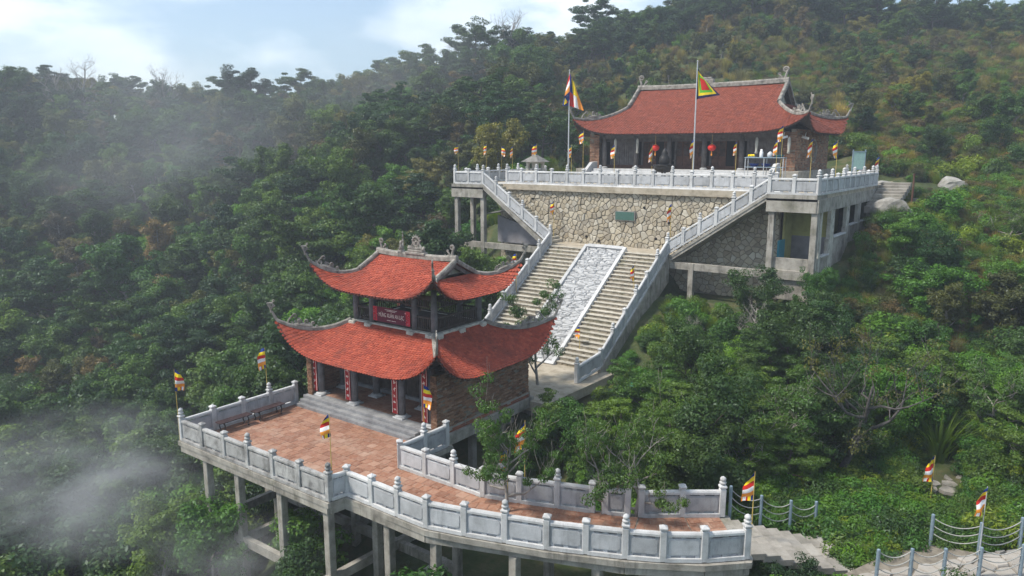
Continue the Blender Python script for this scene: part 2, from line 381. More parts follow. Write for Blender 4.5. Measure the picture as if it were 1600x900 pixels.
prof(1600, [(33,.1),(37,1),(44,4),(52,7.4),(62,10.5),(76,15.5),(95,22),(120,29.5),(160,34)])
prof(1850, [(30,.8),(45,5.5),(62,12),(95,23),(140,34)])
CTRL += [(-24,31,-.12),(-24,34,-.12),(-24,38,2.2),(-24,43,5),(-30,36,-1),(-33,42,2.5),(-37,45,3.3),(-18,34,-.5),(-18.2,31,-.4),(-17,29,-.9),(-16,38,1),(-14,42,3.0),
 (-11,44,4.4),(-9.5,50,6.8),(-9.5,57,9.1),(-24,50,9.3),(-24,62,9.4),(-36,52,8.5),(-39,60,9.2),(-12,63,9.6),(-24,70,11),
 (-28.5,16,-6),(-24,16,-5.2),(-19.5,16.5,-4.6),(-15,17,-3.9),(-11,18.5,-3.2),(-7.5,20.5,-1.9),(-20,21,-3.2),(-28,22,-3.4),(-24,28,-.5),
 (-29.5,29,-2),(-34,25,-6),(-17,24,-2.4),(-13,23,-2),(-14,29,-1.1),(-10,27,-1.2),(-7,24,-1.05),(-4,24,-.95),(-2,26,-.75),(0,28,-.65),(2,30,-.4),
 (1,22,-1.6),(-3,19,-2.8),(-8,14,-5),(-15,10,-7),(-25,8,-12),(-38,12,-13),(0,5,-5),(12,15,-2),(15,28,1)]
_C = np.array(CTRL, float)
def _phi(r2): return np.where(r2 > 1e-9, 0.5 * r2 * np.log(np.maximum(r2, 1e-9)), 0.0)
_xy = _C[:, :2] / 50.0
_K = _phi(((_xy[:, None] - _xy[None]) ** 2).sum(-1)) + np.eye(len(_C)) * 0.004
_Pm = np.c_[np.ones(len(_C)), _xy]
_A = np.block([[_K, _Pm], [_Pm.T, np.zeros((3, 3))]])
_sol = np.linalg.solve(_A, np.r_[_C[:, 2], 0, 0, 0])
_rs = np.random.RandomState(3)
_W = [( _rs.uniform(-1, 1, 2) * k, _rs.uniform(0, 6.28), a) for k, a in ((0.25, .5), (0.33, .45), (0.55, .3), (0.8, .2), (1.3, .12), (1.9, .1), (2.6, .07))]
CAPS = [(-30,-18.6,14.5,21.9,-3.6),(-29.3,-19.6,21.0,25,-1.6),(-29,-19,24.5,29,-.55),(-19.6,-6.5,15.6,23,-1.6),(-28.8,-18.9,28.5,34.8,-.14),
        (-38.5,-33.8,42.2,45.2,3.1),(-33.9,-28.4,42.2,45.2,3.6),(-19.4,-13.0,41.8,45.2,2.9),(-13.6,-10.3,42,46,4.2),(-13.6,-10.3,45,50,5.2),(-13.6,-10.3,49,59,6.2),(-38,-10.9,45.0,67,9.35),(-28.7,-19.1,42.4,45.3,5.0)]
def ground_np(x, y):
    x = np.asarray(x, float); y = np.asarray(y, float); sh = x.shape
    q = np.c_[x.ravel(), y.ravel()]; out = np.zeros(len(q))
    for i in range(0, len(q), 20000):
        b = q[i:i+20000] / 50.0
        k = _phi(((b[:, None] - _xy[None]) ** 2).sum(-1))
        out[i:i+20000] = k @ _sol[:-3] + _sol[-3] + b @ _sol[-2:]
    for w, ph, a in _W: out += a * np.sin(q @ w + ph) * 0.7
    r = np.hypot(q[:, 0], q[:, 1]); f = np.clip((r - 190) / 120, 0, 1); f = f * f * (3 - 2 * f)
    out = out * (1 - f) + (-30) * f
    for (x0, x1, y0, y1, z) in CAPS:
        d = np.maximum(np.maximum(x0 - q[:, 0], q[:, 0] - x1), np.maximum(y0 - q[:, 1], q[:, 1] - y1))
        lim = z + np.clip(d, 0, None) * 1.4
        out = np.minimum(out, lim)
    for (x0, x1, y0, y1) in ((-28.4,-19.2,34.4,43.0),):       # under the big flight
        d = np.maximum(np.maximum(x0 - q[:, 0], q[:, 0] - x1), np.maximum(y0 - q[:, 1], q[:, 1] - y1))
        zz = -.6 + np.clip((q[:, 1] - 34.4) / 8.6, 0, 1) * 5.4
        out = np.minimum(out, zz + np.clip(d, 0, None) * 1.4)
    return out.reshape(sh)
def ground(x, y): return float(ground_np(np.array([x]), np.array([y]))[0])

def axis(lo, hi, flo, fhi, fine, coarse):
    a = list(np.arange(flo, fhi + 1e-6, fine)); x = flo
    st = fine
    while x > lo: st = min(coarse, st * 1.12); x -= st; a.insert(0, x)
    x = a[-1]; st = fine
    while x < hi: st = min(coarse, st * 1.12); x += st; a.append(x)
    return np.array(a)
gx = axis(-400, 400, -45, 10, 0.8, 40); gy = axis(-400, 400, 8, 70, 0.8, 40)
GX, GY = np.meshgrid(gx, gy); GZ = ground_np(GX, GY)
tm = MB(); nx = len(gx)
tm.v = list(map(tuple, np.c_[GX.ravel(), GY.ravel(), GZ.ravel()].tolist()))
tm.f = [(j*nx+i, j*nx+i+1, (j+1)*nx+i+1, (j+1)*nx+i) for j in range(len(gy)-1) for i in range(nx-1)]; tm.m = [0]*len(tm.f)
m_, nt_, b_ = nodemat('forest_floor')
c_ = ramp(nt_, noise(nt_, 0.8, 8, 0.65), [(0.3, (0.035, 0.048, 0.018)), (0.5, (0.055, 0.075, 0.026)), (0.62, (0.10, 0.095, 0.045)), (0.75, (0.06, 0.09, 0.028))])
nt_.links.new(c_, b_.inputs['Base Color']); b_.inputs['Roughness'].default_value = 0.95
bump(nt_, b_, noise(nt_, 5.0, 6, 0.7), 0.8, 0.15)
terrain = put('terrain', tm, 'forest_floor', smooth=True); tag(terrain, 'green hillside ground falling into a valley', kind='structure')

# ---------------------------------------------------------------- polygon pieces
def clip_half(poly, nx_, ny_, c):
    out = []; n = len(poly)
    for i in range(n):
        a, b = poly[i], poly[(i+1) % n]; da = a[0]*nx_ + a[1]*ny_ - c; db = b[0]*nx_ + b[1]*ny_ - c
        if da <= 0: out.append(a)
        if (da < 0 < db) or (db < 0 < da):
            t = da / (da - db); out.append((a[0] + (b[0]-a[0])*t, a[1] + (b[1]-a[1])*t))
    return out
def clip_convex(poly, region):
    n = len(region)
    for i in range(n):
        a, b = region[i], region[(i+1) % n]; ex, ey = b[0]-a[0], b[1]-a[1]
        poly = clip_half(poly, ey, -ex, a[0]*ey - a[1]*ex)
        if len(poly) < 3: return []
    return poly
def area(p): return 0.5 * sum(p[i][0]*p[(i+1) % len(p)][1] - p[(i+1) % len(p)][0]*p[i][1] for i in range(len(p)))
def inset(poly, d):
    n = len(poly); out = list(poly)
    for i in range(n):
        a, b = poly[i], poly[(i+1) % n]; ex, ey = b[0]-a[0], b[1]-a[1]; L = math.hypot(ex, ey)
        if L < 1e-6: continue
        nx_, ny_ = ey / L, -ex / L
        out = clip_half(out, nx_, ny_, a[0]*nx_ + a[1]*ny_ - d)
        if len(out) < 3: return []
    return out
def simplify(poly, d=0.02):
    out = []
    for p in poly:
        if not out or math.hypot(p[0]-out[-1][0], p[1]-out[-1][1]) > d: out.append(p)
    if len(out) > 1 and math.hypot(out[0][0]-out[-1][0], out[0][1]-out[-1][1]) < d: out.pop()
    return out
def voronoi(x0, y0, x1, y1, sx, sy, jit, rng, drop=0.0):
    """irregular stone layout: cells of jittered points"""
    pts = []; ny_ = int((y1-y0)/sy) + 2; nx2 = int((x1-x0)/sx) + 2
    for j in range(-1, ny_ + 1):
        for i in range(-1, nx2 + 1):
            if rng.random() < drop: continue
            pts.append((x0 + (i + 0.5*(j % 2) + rng.uniform(-jit, jit)) * sx, y0 + (j + rng.uniform(-jit, jit)) * sy))
    P_ = np.array(pts); cells = []
    for k, p in enumerate(pts):
        if not (x0 - sx*.6 < p[0] < x1 + sx*.6 and y0 - sy*.6 < p[1] < y1 + sy*.6): continue
        d2 = ((P_ - P_[k]) ** 2).sum(1); nb = np.argsort(d2)[1:20]
        poly = [(p[0]-1.3*sx, p[1]-1.3*sy), (p[0]+1.3*sx, p[1]-1.3*sy), (p[0]+1.3*sx, p[1]+1.3*sy), (p[0]-1.3*sx, p[1]+1.3*sy)]
        for q in nb:
            q = pts[q]; nx_, ny2 = q[0]-p[0], q[1]-p[1]
            poly = clip_half(poly, nx_, ny2, ((q[0]**2+q[1]**2) - (p[0]**2+p[1]**2)) / 2)
            if len(poly) < 3: break
        if len(poly) >= 3: cells.append(poly)
    return cells
def stone_mesh(mb, poly, to3, proud, rng, shrink=0.78):
    """a cushion shaped stone on the plane given by to3(a, b, h)"""
    cx_ = sum(p[0] for p in poly)/len(poly); cy_ = sum(p[1] for p in poly)/len(poly); n = len(poly)
    tl = (rng.uniform(-.25, .25), rng.uniform(-.25, .25))
    r0 = [to3(p[0], p[1], -0.03) for p in poly]
    r1 = [to3(cx_+(p[0]-cx_)*.97, cy_+(p[1]-cy_)*.97, proud*.55) for p in poly]
    r2 = [to3(cx_+(p[0]-cx_)*shrink, cy_+(p[1]-cy_)*shrink, proud*(1 + tl[0]*(p[0]-cx_)*3 + tl[1]*(p[1]-cy_)*3)) for p in poly]
    fs = []
    for i in range(n):
        k = (i+1) % n; fs += [(i, k, n+k, n+i), (n+i, n+k, 2*n+k, 2*n+i)]
    fs.append(tuple(range(2*n, 3*n)))
    mb.add(r0 + r1 + r2, fs)

# ---------------------------------------------------------------- balustrades
_cache = {}
def post_mesh(worn):
    k = ('post', worn)
    if k not in _cache:
        mb = MB(); mb.cbox(-.105, -.105, 0, .105, .105, .98, .02); mb.cbox(-.085, -.085, .97, .085, .085, 1.03, .012)
        mb.cbox(-.125, -.125, 1.02, .125, .125, 1.10, .02)
        vs = [(-.105,-.105,1.098),(.105,-.105,1.098),(.105,.105,1.098),(-.105,.105,1.098),(0,0,1.165)]
        mb.add(vs, [(0,1,4),(1,2,4),(2,3,4),(3,0,4)])
        _cache[k] = mb.mesh('post', worn)
    return _cache[k]
def bud_mesh(worn):
    k = ('bud', worn)
    if k not in _cache:
        mb = MB(); mb.lathe([(.085,1.08),(.075,1.14),(.115,1.18),(.12,1.215),(.075,1.235),(.07,1.25),(.10,1.29),(.105,1.33),(.08,1.375),(.04,1.405),(.005,1.425)], 10)
        _cache[k] = mb.mesh('lotus_bud', worn, smooth=True)
    return _cache[k]
def shear(mb, L, dz):
    mb.v = [(x, y, z + dz * (x / L)) for x, y, z in mb.v]; return mb
def panel_meshes(L, dz, worn):
    L = round(L, 2); dz = round(dz, 2); k = ('panel', L, dz, worn)
    if k not in _cache:
        a, b = .09, L - .09
        h = MB(); sec = [(-.085,.80),(-.085,.87),(-.055,.92),(.055,.92),(.085,.87),(.085,.80)]
        vs = [(a, y, z) for y, z in sec] + [(b, y, z) for y, z in sec]
        h.add(vs, [(0,1,2,3,4,5)[::-1], (6,7,8,9,10,11)] + [(i, (i+1) % 6, 6+(i+1) % 6, 6+i) for i in range(6)])
        shear(h, L, dz)
        p = MB(); a2, b2 = a + .015, b - .015; w = b2 - a2
        p.box(a2, -.045, .185, b2, .045, .735)
        for x in (0.0, .42, .85):
            wd = .15 if x == .42 else .13
            x0 = a2 + w * x; p.box(x0, -.04, .733, min(b2, x0 + w * wd), .04, .802); p.box(x0, -.04, .118, min(b2, x0 + w * wd), .04, .187)
        for sy in (-1, 1):       # raised field with clipped corners
            x0, x1, z0, z1, c = a2 + .055, b2 - .055, .225, .695, .06
            oc = [(x0+c,z0),(x1-c,z0),(x1,z0+c),(x1,z1-c),(x1-c,z1),(x0+c,z1),(x0,z1-c),(x0,z0+c)]
            p.xprism(oc, *((-.066, -.044) if sy < 0 else (.044, .066)))
        shear(p, L, dz)
        q = MB(); q.box(a - .03, -.11, 0, b + .03, .11, .12); shear(q, L, dz)
        _cache[k] = (h.mesh('handrail', 'granite' if worn == 'granite' else worn), p.mesh('panel', 'granite_panel' if worn == 'granite' else worn), q.mesh('base_rail', 'granite' if worn == 'granite' else worn))
    return _cache[k]
def balustrade(label, pts, buds=(), skip=(), skip_posts=(), worn='granite', group=None):
    root = thing('balustrade', label, 'balustrade', pts[0], group)
    for i, p in enumerate(pts):
        if i in skip_posts: continue
        q = pts[min(i+1, len(pts)-1)]; o = pts[max(i-1, 0)]
        rz = math.atan2(q[1]-o[1], q[0]-o[0])
        po = put('post', post_mesh(worn), None, root, p, rotz=rz)
        if i in buds: put('lotus_bud', bud_mesh(worn), None, po, (0,0,0), local=True)
    for i in range(len(pts) - 1):
        if i in skip: continue
        p, q = Vector(pts[i]), Vector(pts[i+1]); d = q - p; L = math.hypot(d.x, d.y)
        if L < .3: continue
        rz = math.atan2(d.y, d.x)
        for nm, me in zip(('handrail', 'panel', 'base_rail'), panel_meshes(L, d.z, worn)): put(nm, me, None, root, p, rotz=rz)
    return root
def run(a, b, n, ends=True):
    return [tuple(a[k] + (b[k]-a[k]) * i / n for k in range(3)) for i in range(n + 1)]

# ---------------------------------------------------------------- lower terrace
XL, XR, YF, YS = -28.8, -19.45, 15.65, 21.18        # terrace edges, first step
WO = [(-19.3,16.35),(-18.0,16.33),(-16.72,16.3),(-15.43,16.3),(-14.14,16.66),(-12.85,17.08),(-11.58,17.52),(-10.48,18.0),(-9.40,18.48),(-8.42,18.98),(-7.43,19.68),(-6.48,20.6)]
WI = [(-19.4,21.75),(-19.42,20.45),(-19.44,19.12),(-18.08,19.1),(-16.70,19.1),(-15.32,19.1),(-14.04,19.5),(-12.78,19.96),(-11.65,20.38),(-11.24,20.56),(-10.57,20.86),(-10.18,21.06),(-9.1,21.9),(-8.03,22.69)]
terr = thing('viewing_terrace', 'raised concrete terrace paved with red tiles on stilts before the pavilion', 'terrace', (-24, 16, -5))
outline = [(XL-.15, YF-.15), (XR+.1, YF-.15), (XR+.2, 16.15)] + [(x+.06*k, y-.16) for k, (x, y) in enumerate(WO[1:3])] + \
          [(-15.4,16.13),(-14.08,16.5),(-11.5,17.35),(-9.3,18.3),(-7.3,19.5),(-6.25,20.5),(-6.3,20.75),(-7.85,22.9),(-8.2,22.85),(-9.2,22.08),(-10.28,21.25),(-11.72,20.55),(-12.85,20.13),(-14.1,19.68),(-15.36,19.28),(-19.25,19.28),(-19.25,22.0),(XL-.15,22.0)]
sl = MB(); sl.prism(outline, -.22, -.03); put('slab', sl, 'concrete', terr)
# edge beams following the outline
edges = [((XL,YF),(XR,YF)),((XR,YF),(XR+.08,16.3)),((XR+.08,16.3),(-15.43,16.28)),((-15.43,16.28),(-9.4,18.46)),((-9.4,18.46),(-7.4,19.66)),((-7.4,19.66),(-6.4,20.6)),((XL,YF),(XL,21.9)),
         ((-15.3,19.1),(-10.2,21.08)),((-10.2,21.08),(-8.0,22.7)),((-19.3,19.1),(-15.3,19.1))]
for (a, b) in edges:
    mb = MB(); mb.beam((a[0], a[1], -.345), (b[0], b[1], -.345), .24, .26); put('edge_beam', mb, 'concrete', terr)
colx = [(-27.2,15.75),(-25.0,15.75),(-22.3,15.75),(-19.65,15.75),(-19.2,17.6),(-17.3,16.4),(-15.2,16.45),(-12.6,17.25),(-10.2,18.25),(-7.6,19.75),(-27.2,19),(-24.6,19),(-22,19),(-19.4,20.6),(-16.5,19.0),(-13,19.8),(-10,21.1)]
cm = MB(); cm.cbox(-.145,-.145,-7,.145,.145,-.46,.02); cme = cm.mesh('column', 'concrete')
for x, y in colx: put('column', cme, None, terr, (x, y, 0))
for (a, b, z) in [((-28.4,15.75),(-19.5,15.75),-3.35),((-27.2,15.6),(-27.2,21),-3.2),((-25,15.9),(-25,21),-3.35),((-22.3,15.9),(-22.3,21),-3.35),((-19.65,15.2),(-19.4,21),-3.1),((-28,19),(-16.5,19),-3.2),((-17.3,14.6),(-17.3,19.2),-3.25)]:
    mb = MB(); mb.beam((a[0],a[1],z), (b[0],b[1],z), .22, .36); put('tie_beam', mb, 'concrete', terr)

# paving tiles
TS, JT = 0.40, 0.018
regions = [([(XL+.1,YF+.1),(XR+.05,YF+.1),(XR+.05,YS+.05),(XL+.1,YS+.05)], 0.0, (0,0)),
           ([(XR+.05,16.42),(-15.43,16.42),(-15.34,19.0),(XR+.05,19.0)], 0.0, (0,.13)),
           ([(-15.40,16.42),(-9.45,18.60),(-10.22,20.96),(-15.33,19.0)], math.atan2(2.2,6.0), (0,0)),
           ([(-9.42,18.60),(-7.45,19.80),(-8.98,21.86),(-10.18,20.98)], math.atan2(1.2,2.0), (.1,0)),
           ([(-7.43,19.82),(-6.55,20.72),(-8.06,22.56),(-8.95,21.88)], math.atan2(.9,.9), (0,.1))]
tiles = []
for reg, an, off in regions:
    ca, sa = math.cos(an), math.sin(an); lr = [(x*ca + y*sa, -x*sa + y*ca) for x, y in reg]
    x0, x1 = min(p[0] for p in lr), max(p[0] for p in lr); y0, y1 = min(p[1] for p in lr), max(p[1] for p in lr)
    j = 0; y = y0 + off[1] - TS
    while y < y1:
        x = x0 - TS + off[0] + (TS/2 if j % 2 else 0)
        while x < x1:
            poly = [(x+JT/2,y+JT/2),(x+TS-JT/2,y+JT/2),(x+TS-JT/2,y+TS-JT/2),(x+JT/2,y+TS-JT/2)]
            pc = clip_convex(poly, lr); pc = simplify(pc, .01)
            if len(pc) >= 3 and area(pc) > .012:
                wp = [(px*ca - py*sa, px*sa + py*ca) for px, py in pc]
                cx_, cy_ = sum(p[0] for p in wp)/len(wp), sum(p[1] for p in wp)/len(wp)
                tiles.append((math.hypot(cx_, cy_), wp, cx_, cy_, len(pc) == 4 and abs(area(pc) - (TS-JT)**2) < 1e-4, an))
            x += TS
        y += TS; j += 1
tiles = [t for t in tiles if -30 < t[2] < -6]
tiles.sort(key=lambda t: t[0])
def paver_mesh(wp, cx_, cy_):
    mb = MB(); mb.prism([(x-cx_, y-cy_) for x, y in wp], -.04, 0); return mb.mesh('paver', 'paver')
full_me = {}
for t in tiles[:300]:
    d, wp, cx_, cy_, full, an = t
    if full:
        if an not in full_me: full_me[an] = paver_mesh(wp, cx_, cy_)
        me = full_me[an]
    else: me = paver_mesh(wp, cx_, cy_)
    o = put('paver', me, None, terr, (cx_, cy_, rnd.uniform(-.004, .004)))
    o.rotation_euler = (rnd.uniform(-.006, .006), rnd.uniform(-.006, .006), 0)
mm = MB()
for t in tiles[300:]:
    dz = rnd.uniform(-.004, .004); mm.prism(t[1], -.04 + dz, dz)
stuff_part(put('pavers', mm, 'paver_mass', terr))
gr = MB()
for k, (reg, an, off) in enumerate(regions): gr.prism(reg, -.036, -.012 - .001 * k)
put('grout', gr, 'grout', terr)

balustrade('white stone railing along the left side of the lower terrace', run((XL,YF,0),(XL,21.45,0),4), buds=(0,3))
balustrade('weathered grey stone railing along the front edge of the square lower terrace', run((XL+.02,YF,0),(XR,YF,0),6)[0:], buds=(3,6), skip_posts=(0,), worn='granite_worn')
balustrade('long curving stone railing on the outer edge of the tiled walkway', [(XR,YF,0)] + [(x,y,0) for x, y in WO], buds=(3,6,9,12), skip_posts=(0,))
balustrade('stone railing beside the pavilion steps turning along the inner walkway up to a tree gap', [(x,y,0) for x, y in WI[:9]], buds=(1,4,7))
balustrade('short single-panel stone railing between two tree gaps on the inner walkway', [(x,y,0) for x, y in WI[9:11]], buds=(1,))
balustrade('two-panel stone railing at the far end of the inner walkway', [(x,y,0) for x, y in WI[11:]], buds=(2,))
# ---------------------------------------------------------------- curved tiled roofs
class Roof:
    def __init__(s, cx, cy, bx, by, zt, ze, L, p, ax=0, ay=0, G=None, tg=0.0, c=0.35):
        s.__dict__.update(cx=cx, cy=cy, bx=bx, by=by, zt=zt, ze=ze, L=L, p=p, ax=ax, ay=ay, G=G, tg=tg, c=c)
    def g(s, t): return t * (1 + s.c) - s.c * t * t
    def hx(s, t):
        if s.G is None: return s.ax + (s.bx - s.ax) * t
        return s.G if t <= s.tg else s.G + (s.bx - s.G) * (t - s.tg) / (1 - s.tg)
    def hy(s, t): return s.ay + (s.by - s.ay) * t if s.G is None else s.by * t
    def lf(s, t):
        k = max(0.0, (t - s.tg) / (1 - s.tg)); return s.L * k * k
    def z(s, t, a=0.0): return s.zt + (s.ze - s.zt) * s.g(t) + s.lf(t) * abs(a) ** s.p
    def pt(s, side, a, t):
        if side == 0: return Vector((s.cx + a * s.hx(t), s.cy - s.hy(t), s.z(t, a)))
        if side == 1: return Vector((s.cx + s.hx(t), s.cy + a * s.hy(t), s.z(t, a)))
        if side == 2: return Vector((s.cx - a * s.hx(t), s.cy + s.hy(t), s.z(t, a)))
        return Vector((s.cx - s.hx(t), s.cy - a * s.hy(t), s.z(t, a)))
    def t0(s, side): return s.tg if (side in (1, 3) and s.G is not None) else 0.0
    def corner(s, k, t):        # k: 0 front right, 1 back right, 2 back left, 3 front left
        sx, sy = ((1,-1),(1,1),(-1,1),(-1,-1))[k]
        return Vector((s.cx + sx * s.hx(t), s.cy + sy * s.hy(t), s.z(t, 1.0)))
    def boards(s, th=0.09):
        mb = MB()
        for side in range(4):
            t0 = s.t0(side); nu, nv = 28, 10
            for dz, fl in ((-.012, False), (-th, True)):
                base = len(mb.v)
                for j in range(nv + 1):
                    for i in range(nu + 1):
                        q = s.pt(side, -1 + 2 * i / nu, t0 + (1 - t0) * j / nv); mb.v.append((q.x, q.y, q.z + dz))
                for j in range(nv):
                    for i in range(nu):
                        f = (base+j*(nu+1)+i, base+(j+1)*(nu+1)+i, base+(j+1)*(nu+1)+i+1, base+j*(nu+1)+i+1)
                        mb.f.append(f if fl else f[::-1]); mb.m.append(1 if fl else 0)
            a = [s.pt(side, -1 + 2*i/nu, 1.0) for i in range(nu + 1)]
            vs = [(q.x, q.y, q.z - .012) for q in a] + [(q.x, q.y, q.z - th) for q in a]
            mb.add(vs, [(i, nu+1+i, nu+2+i, i+1) for i in range(nu)], 1)
        return mb
    def tiles(s, tw, pitch, rng):
        mb = MB()
        for side in range(4):
            t0 = s.t0(side); ts = [t0]; N_ = 200
            acc = 0; prev = s.pt(side, 0, t0)
            for i in range(1, N_ + 1):
                t = t0 + (1 - t0) * i / N_; q = s.pt(side, 0, t); acc += (q - prev).length; prev = q
                if acc >= pitch: ts.append(t); acc = 0
            for j, t in enumerate(ts):
                if t > .995: continue
                w = s.hx(t) if side in (0, 2) else s.hy(t)
                n = max(2, int(round(2 * w / tw)))
                for i in range(-1, n + 1):
                    a = (i + .5 + .5 * (j % 2)) / n * 2 - 1
                    if abs(a) > 1: continue
                    q = s.pt(side, a, t)
                    es = (s.pt(side, min(1, a + .01), t) - s.pt(side, max(-1, a - .01), t)).normalized()
                    t2 = min(1.0, t + .01); et = (s.pt(side, a, t2) - s.pt(side, a, t2 - .012))
                    et = (et - es * et.dot(es)).normalized(); nn = et.cross(es)
                    if nn.z < 0: nn = -nn
                    l = pitch * 1.62; h = tw * .485; lift = .022 + rng.uniform(-.004, .010); tl = rng.uniform(-.008, .008)
                    A = q + es*-h + nn*.002; B = q + es*h + nn*.002
                    Cc = q + es*h + et*(l*.66) + nn*(lift+tl); D = q + et*l + nn*(lift+.006); E_ = q + es*-h + et*(l*.66) + nn*(lift-tl)
                    lo = nn * -.024
                    mb.add([A, B, Cc, D, E_, Cc + lo, D + lo, E_ + lo], [(0,4,3,2,1), (2,3,6,5), (3,4,7,6)])
        return mb
    def caps(s, tw):
        mb = MB()
        for side in range(4):
            w = s.hx(1) if side in (0, 2) else s.hy(1); n = int(2 * w / (tw * 1.25))
            for i in range(n):
                a = (i + .5) / n * 2 - 1; q = s.pt(side, a, 1.0)
                es = (s.pt(side, min(1, a + .01), 1) - s.pt(side, max(-1, a - .01), 1)); out = Vector((es.y, -es.x, 0)).normalized()
                mb.obox(q + out * .015 + Vector((0, 0, -.035)), es, tw * .42, .035, .038)
        return mb
    def rafters(s, step, inner):
        mb = MB()
        for side in range(4):
            w = s.hx(1) if side in (0, 2) else s.hy(1); n = int(2 * w * .86 / step)
            for i in range(n + 1):
                a = (-1 + 2 * i / n) * .86
                p = s.pt(side, a, .97) - Vector((0,0,.135)); q = s.pt(side, a, inner) - Vector((0,0,.135)); mb.beam(p, q, .07, .085)
        return mb
def sweep(mb, pts, w, h, mi=0, taper=None):
    """rectangular bar along a path, kept upright"""
    n = len(pts); vs = []
    for i, p in enumerate(pts):
        d = pts[min(i+1, n-1)] - pts[max(i-1, 0)]; hd = Vector((d.x, d.y, 0))
        if hd.length < 1e-5: hd = Vector((1, 0, 0))
        hd.normalize(); sd = Vector((-hd.y, hd.x, 0)); d = d.normalized(); up = sd.cross(d) * -1
        if up.z < 0 and abs(up.z) > .3: up = -up
        k = 1.0 if taper is None else taper[i]
        for (a, b) in ((-.5,0),(.5,0),(.5,.72),(.28,1),(-.28,1),(-.5,.72)): vs.append(p + sd * (a * w * k) + up * (b * h * k))
    fs = []
    for i in range(n - 1):
        for k in range(6): fs.append((i*6+k, i*6+(k+1) % 6, (i+1)*6+(k+1) % 6, (i+1)*6+k))
    fs.append((0,1,2,3,4,5)[::-1]); fs.append(tuple((n-1)*6 + k for k in range(6)))
    mb.add(vs, fs)
def spiral(mb, base, hd, size, r, turns=1.25, lean=0.4, n=18, back=1):
    """a scroll: rises from base leaning along hd and rolls up"""
    hd = Vector(hd).normalized(); up = Vector((0, 0, 1)); pts = []; rr = []
    for i in range(6):
        t = i / 5; pts.append(Vector(base) + hd * (lean * size * t * t) + up * (size * .75 * t)); rr.append(r * (1.25 - .35 * t))
    c = pts[-1] + hd * (-back * size * .26); R0 = size * .26
    for i in range(1, n + 1):
        t = i / n; an = t * turns * 2 * math.pi; q = R0 * (1 - .72 * t)
        pts.append(c + hd * (back * q * math.cos(an)) + up * (q * math.sin(an))); rr.append(r * (.9 - .45 * t))
    mb.tube(pts, rr, 6)
def crest_cluster(mb, base, hd, size, rng, n=7):
    """knot of carved cloud and dragon scrolls sitting on a ridge"""
    hd = Vector(hd).normalized()
    for i in range(n):
        t = (i / (n - 1)) - .5
        spiral(mb, Vector(base) + hd * (t * size * 2.2) + Vector((rng.uniform(-.03,.03), rng.uniform(-.03,.03), 0)), hd * (1 if rng.random() < .7 else -1), size * rng.uniform(.35, .75) * (1.15 - abs(t)), size * .085, rng.uniform(.8, 1.3), rng.uniform(-.2, .8), 10)
    mb.tube([Vector(base) + hd * (k * size * 1.15) + Vector((0, 0, size * .12 * (1 - k*k))) for k in (-1, -.5, 0, .5, 1)], [size*.06, size*.15, size*.2, size*.15, size*.05], 6)
def dress_roof(root, rf, part, tile, tw, pitch, rng, ridge_w, ridge_h, fin, th=.09, raft=True, inner=.35):
    """adds the roof as parts of root: boards, tiles, ridges and finials"""
    bd = put(part, rf.boards(th), [tile, 'wood_dark'], root, smooth=False)
    stuff_part(put('roof_tiles', rf.tiles(tw, pitch, rng), tile, root))
    stuff_part(put('eave_tiles', rf.caps(tw), 'terracotta_dark', root))
    if raft: stuff_part(put('rafters', rf.rafters(.32, inner), 'wood_dark', root))
    for k in range(4):
        t0 = rf.tg if rf.G is not None else 0.0
        pts = [rf.corner(k, t0 + (1 - t0) * i / 14) + Vector((0, 0, .0)) for i in range(15)]
        d = (pts[-1] - pts[-3]).normalized(); hd = Vector((d.x, d.y, 0)).normalized()
        ext = [pts[-1] + hd * (fin * .10 * i) + Vector((0, 0, fin * (.10 * i + .035 * i * i))) for i in range(1, 4)]
        mb = MB(); sweep(mb, pts + ext, ridge_w, ridge_h, taper=[1.0] * 11 + [.95, .9, .85, .8, .7, .6, .45])
        hr = put('hip_ridge', mb, 'ridge_plaster', root)
        fb = MB(); spiral(fb, ext[-1] - Vector((0,0,fin*.08)), hd, fin * .62, fin * .055, 1.35, .25, 18, back=1)
        for q in range(3): spiral(fb, ext[-1] + Vector((0,0,fin*(.12+.15*q))), hd * (1 if q % 2 else -1), fin * .28, fin * .035, 1.0, .8, 10)
        put('scroll_finial', fb, 'ridge_plaster', hr, (0,0,0), local=True)
        cb = MB(); i0 = 9; crest_cluster(cb, pts[i0] + Vector((0,0,ridge_h)), pts[i0+2] - pts[i0-1], fin * .62, rng, 8)
        spiral(cb, pts[12] + Vector((0,0,ridge_h*.8)), -hd, fin * .55, fin * .05, 1.2, .5, 14, back=-1)
        put('dragon_carving', cb, 'ridge_plaster', hr, (0,0,0), local=True)

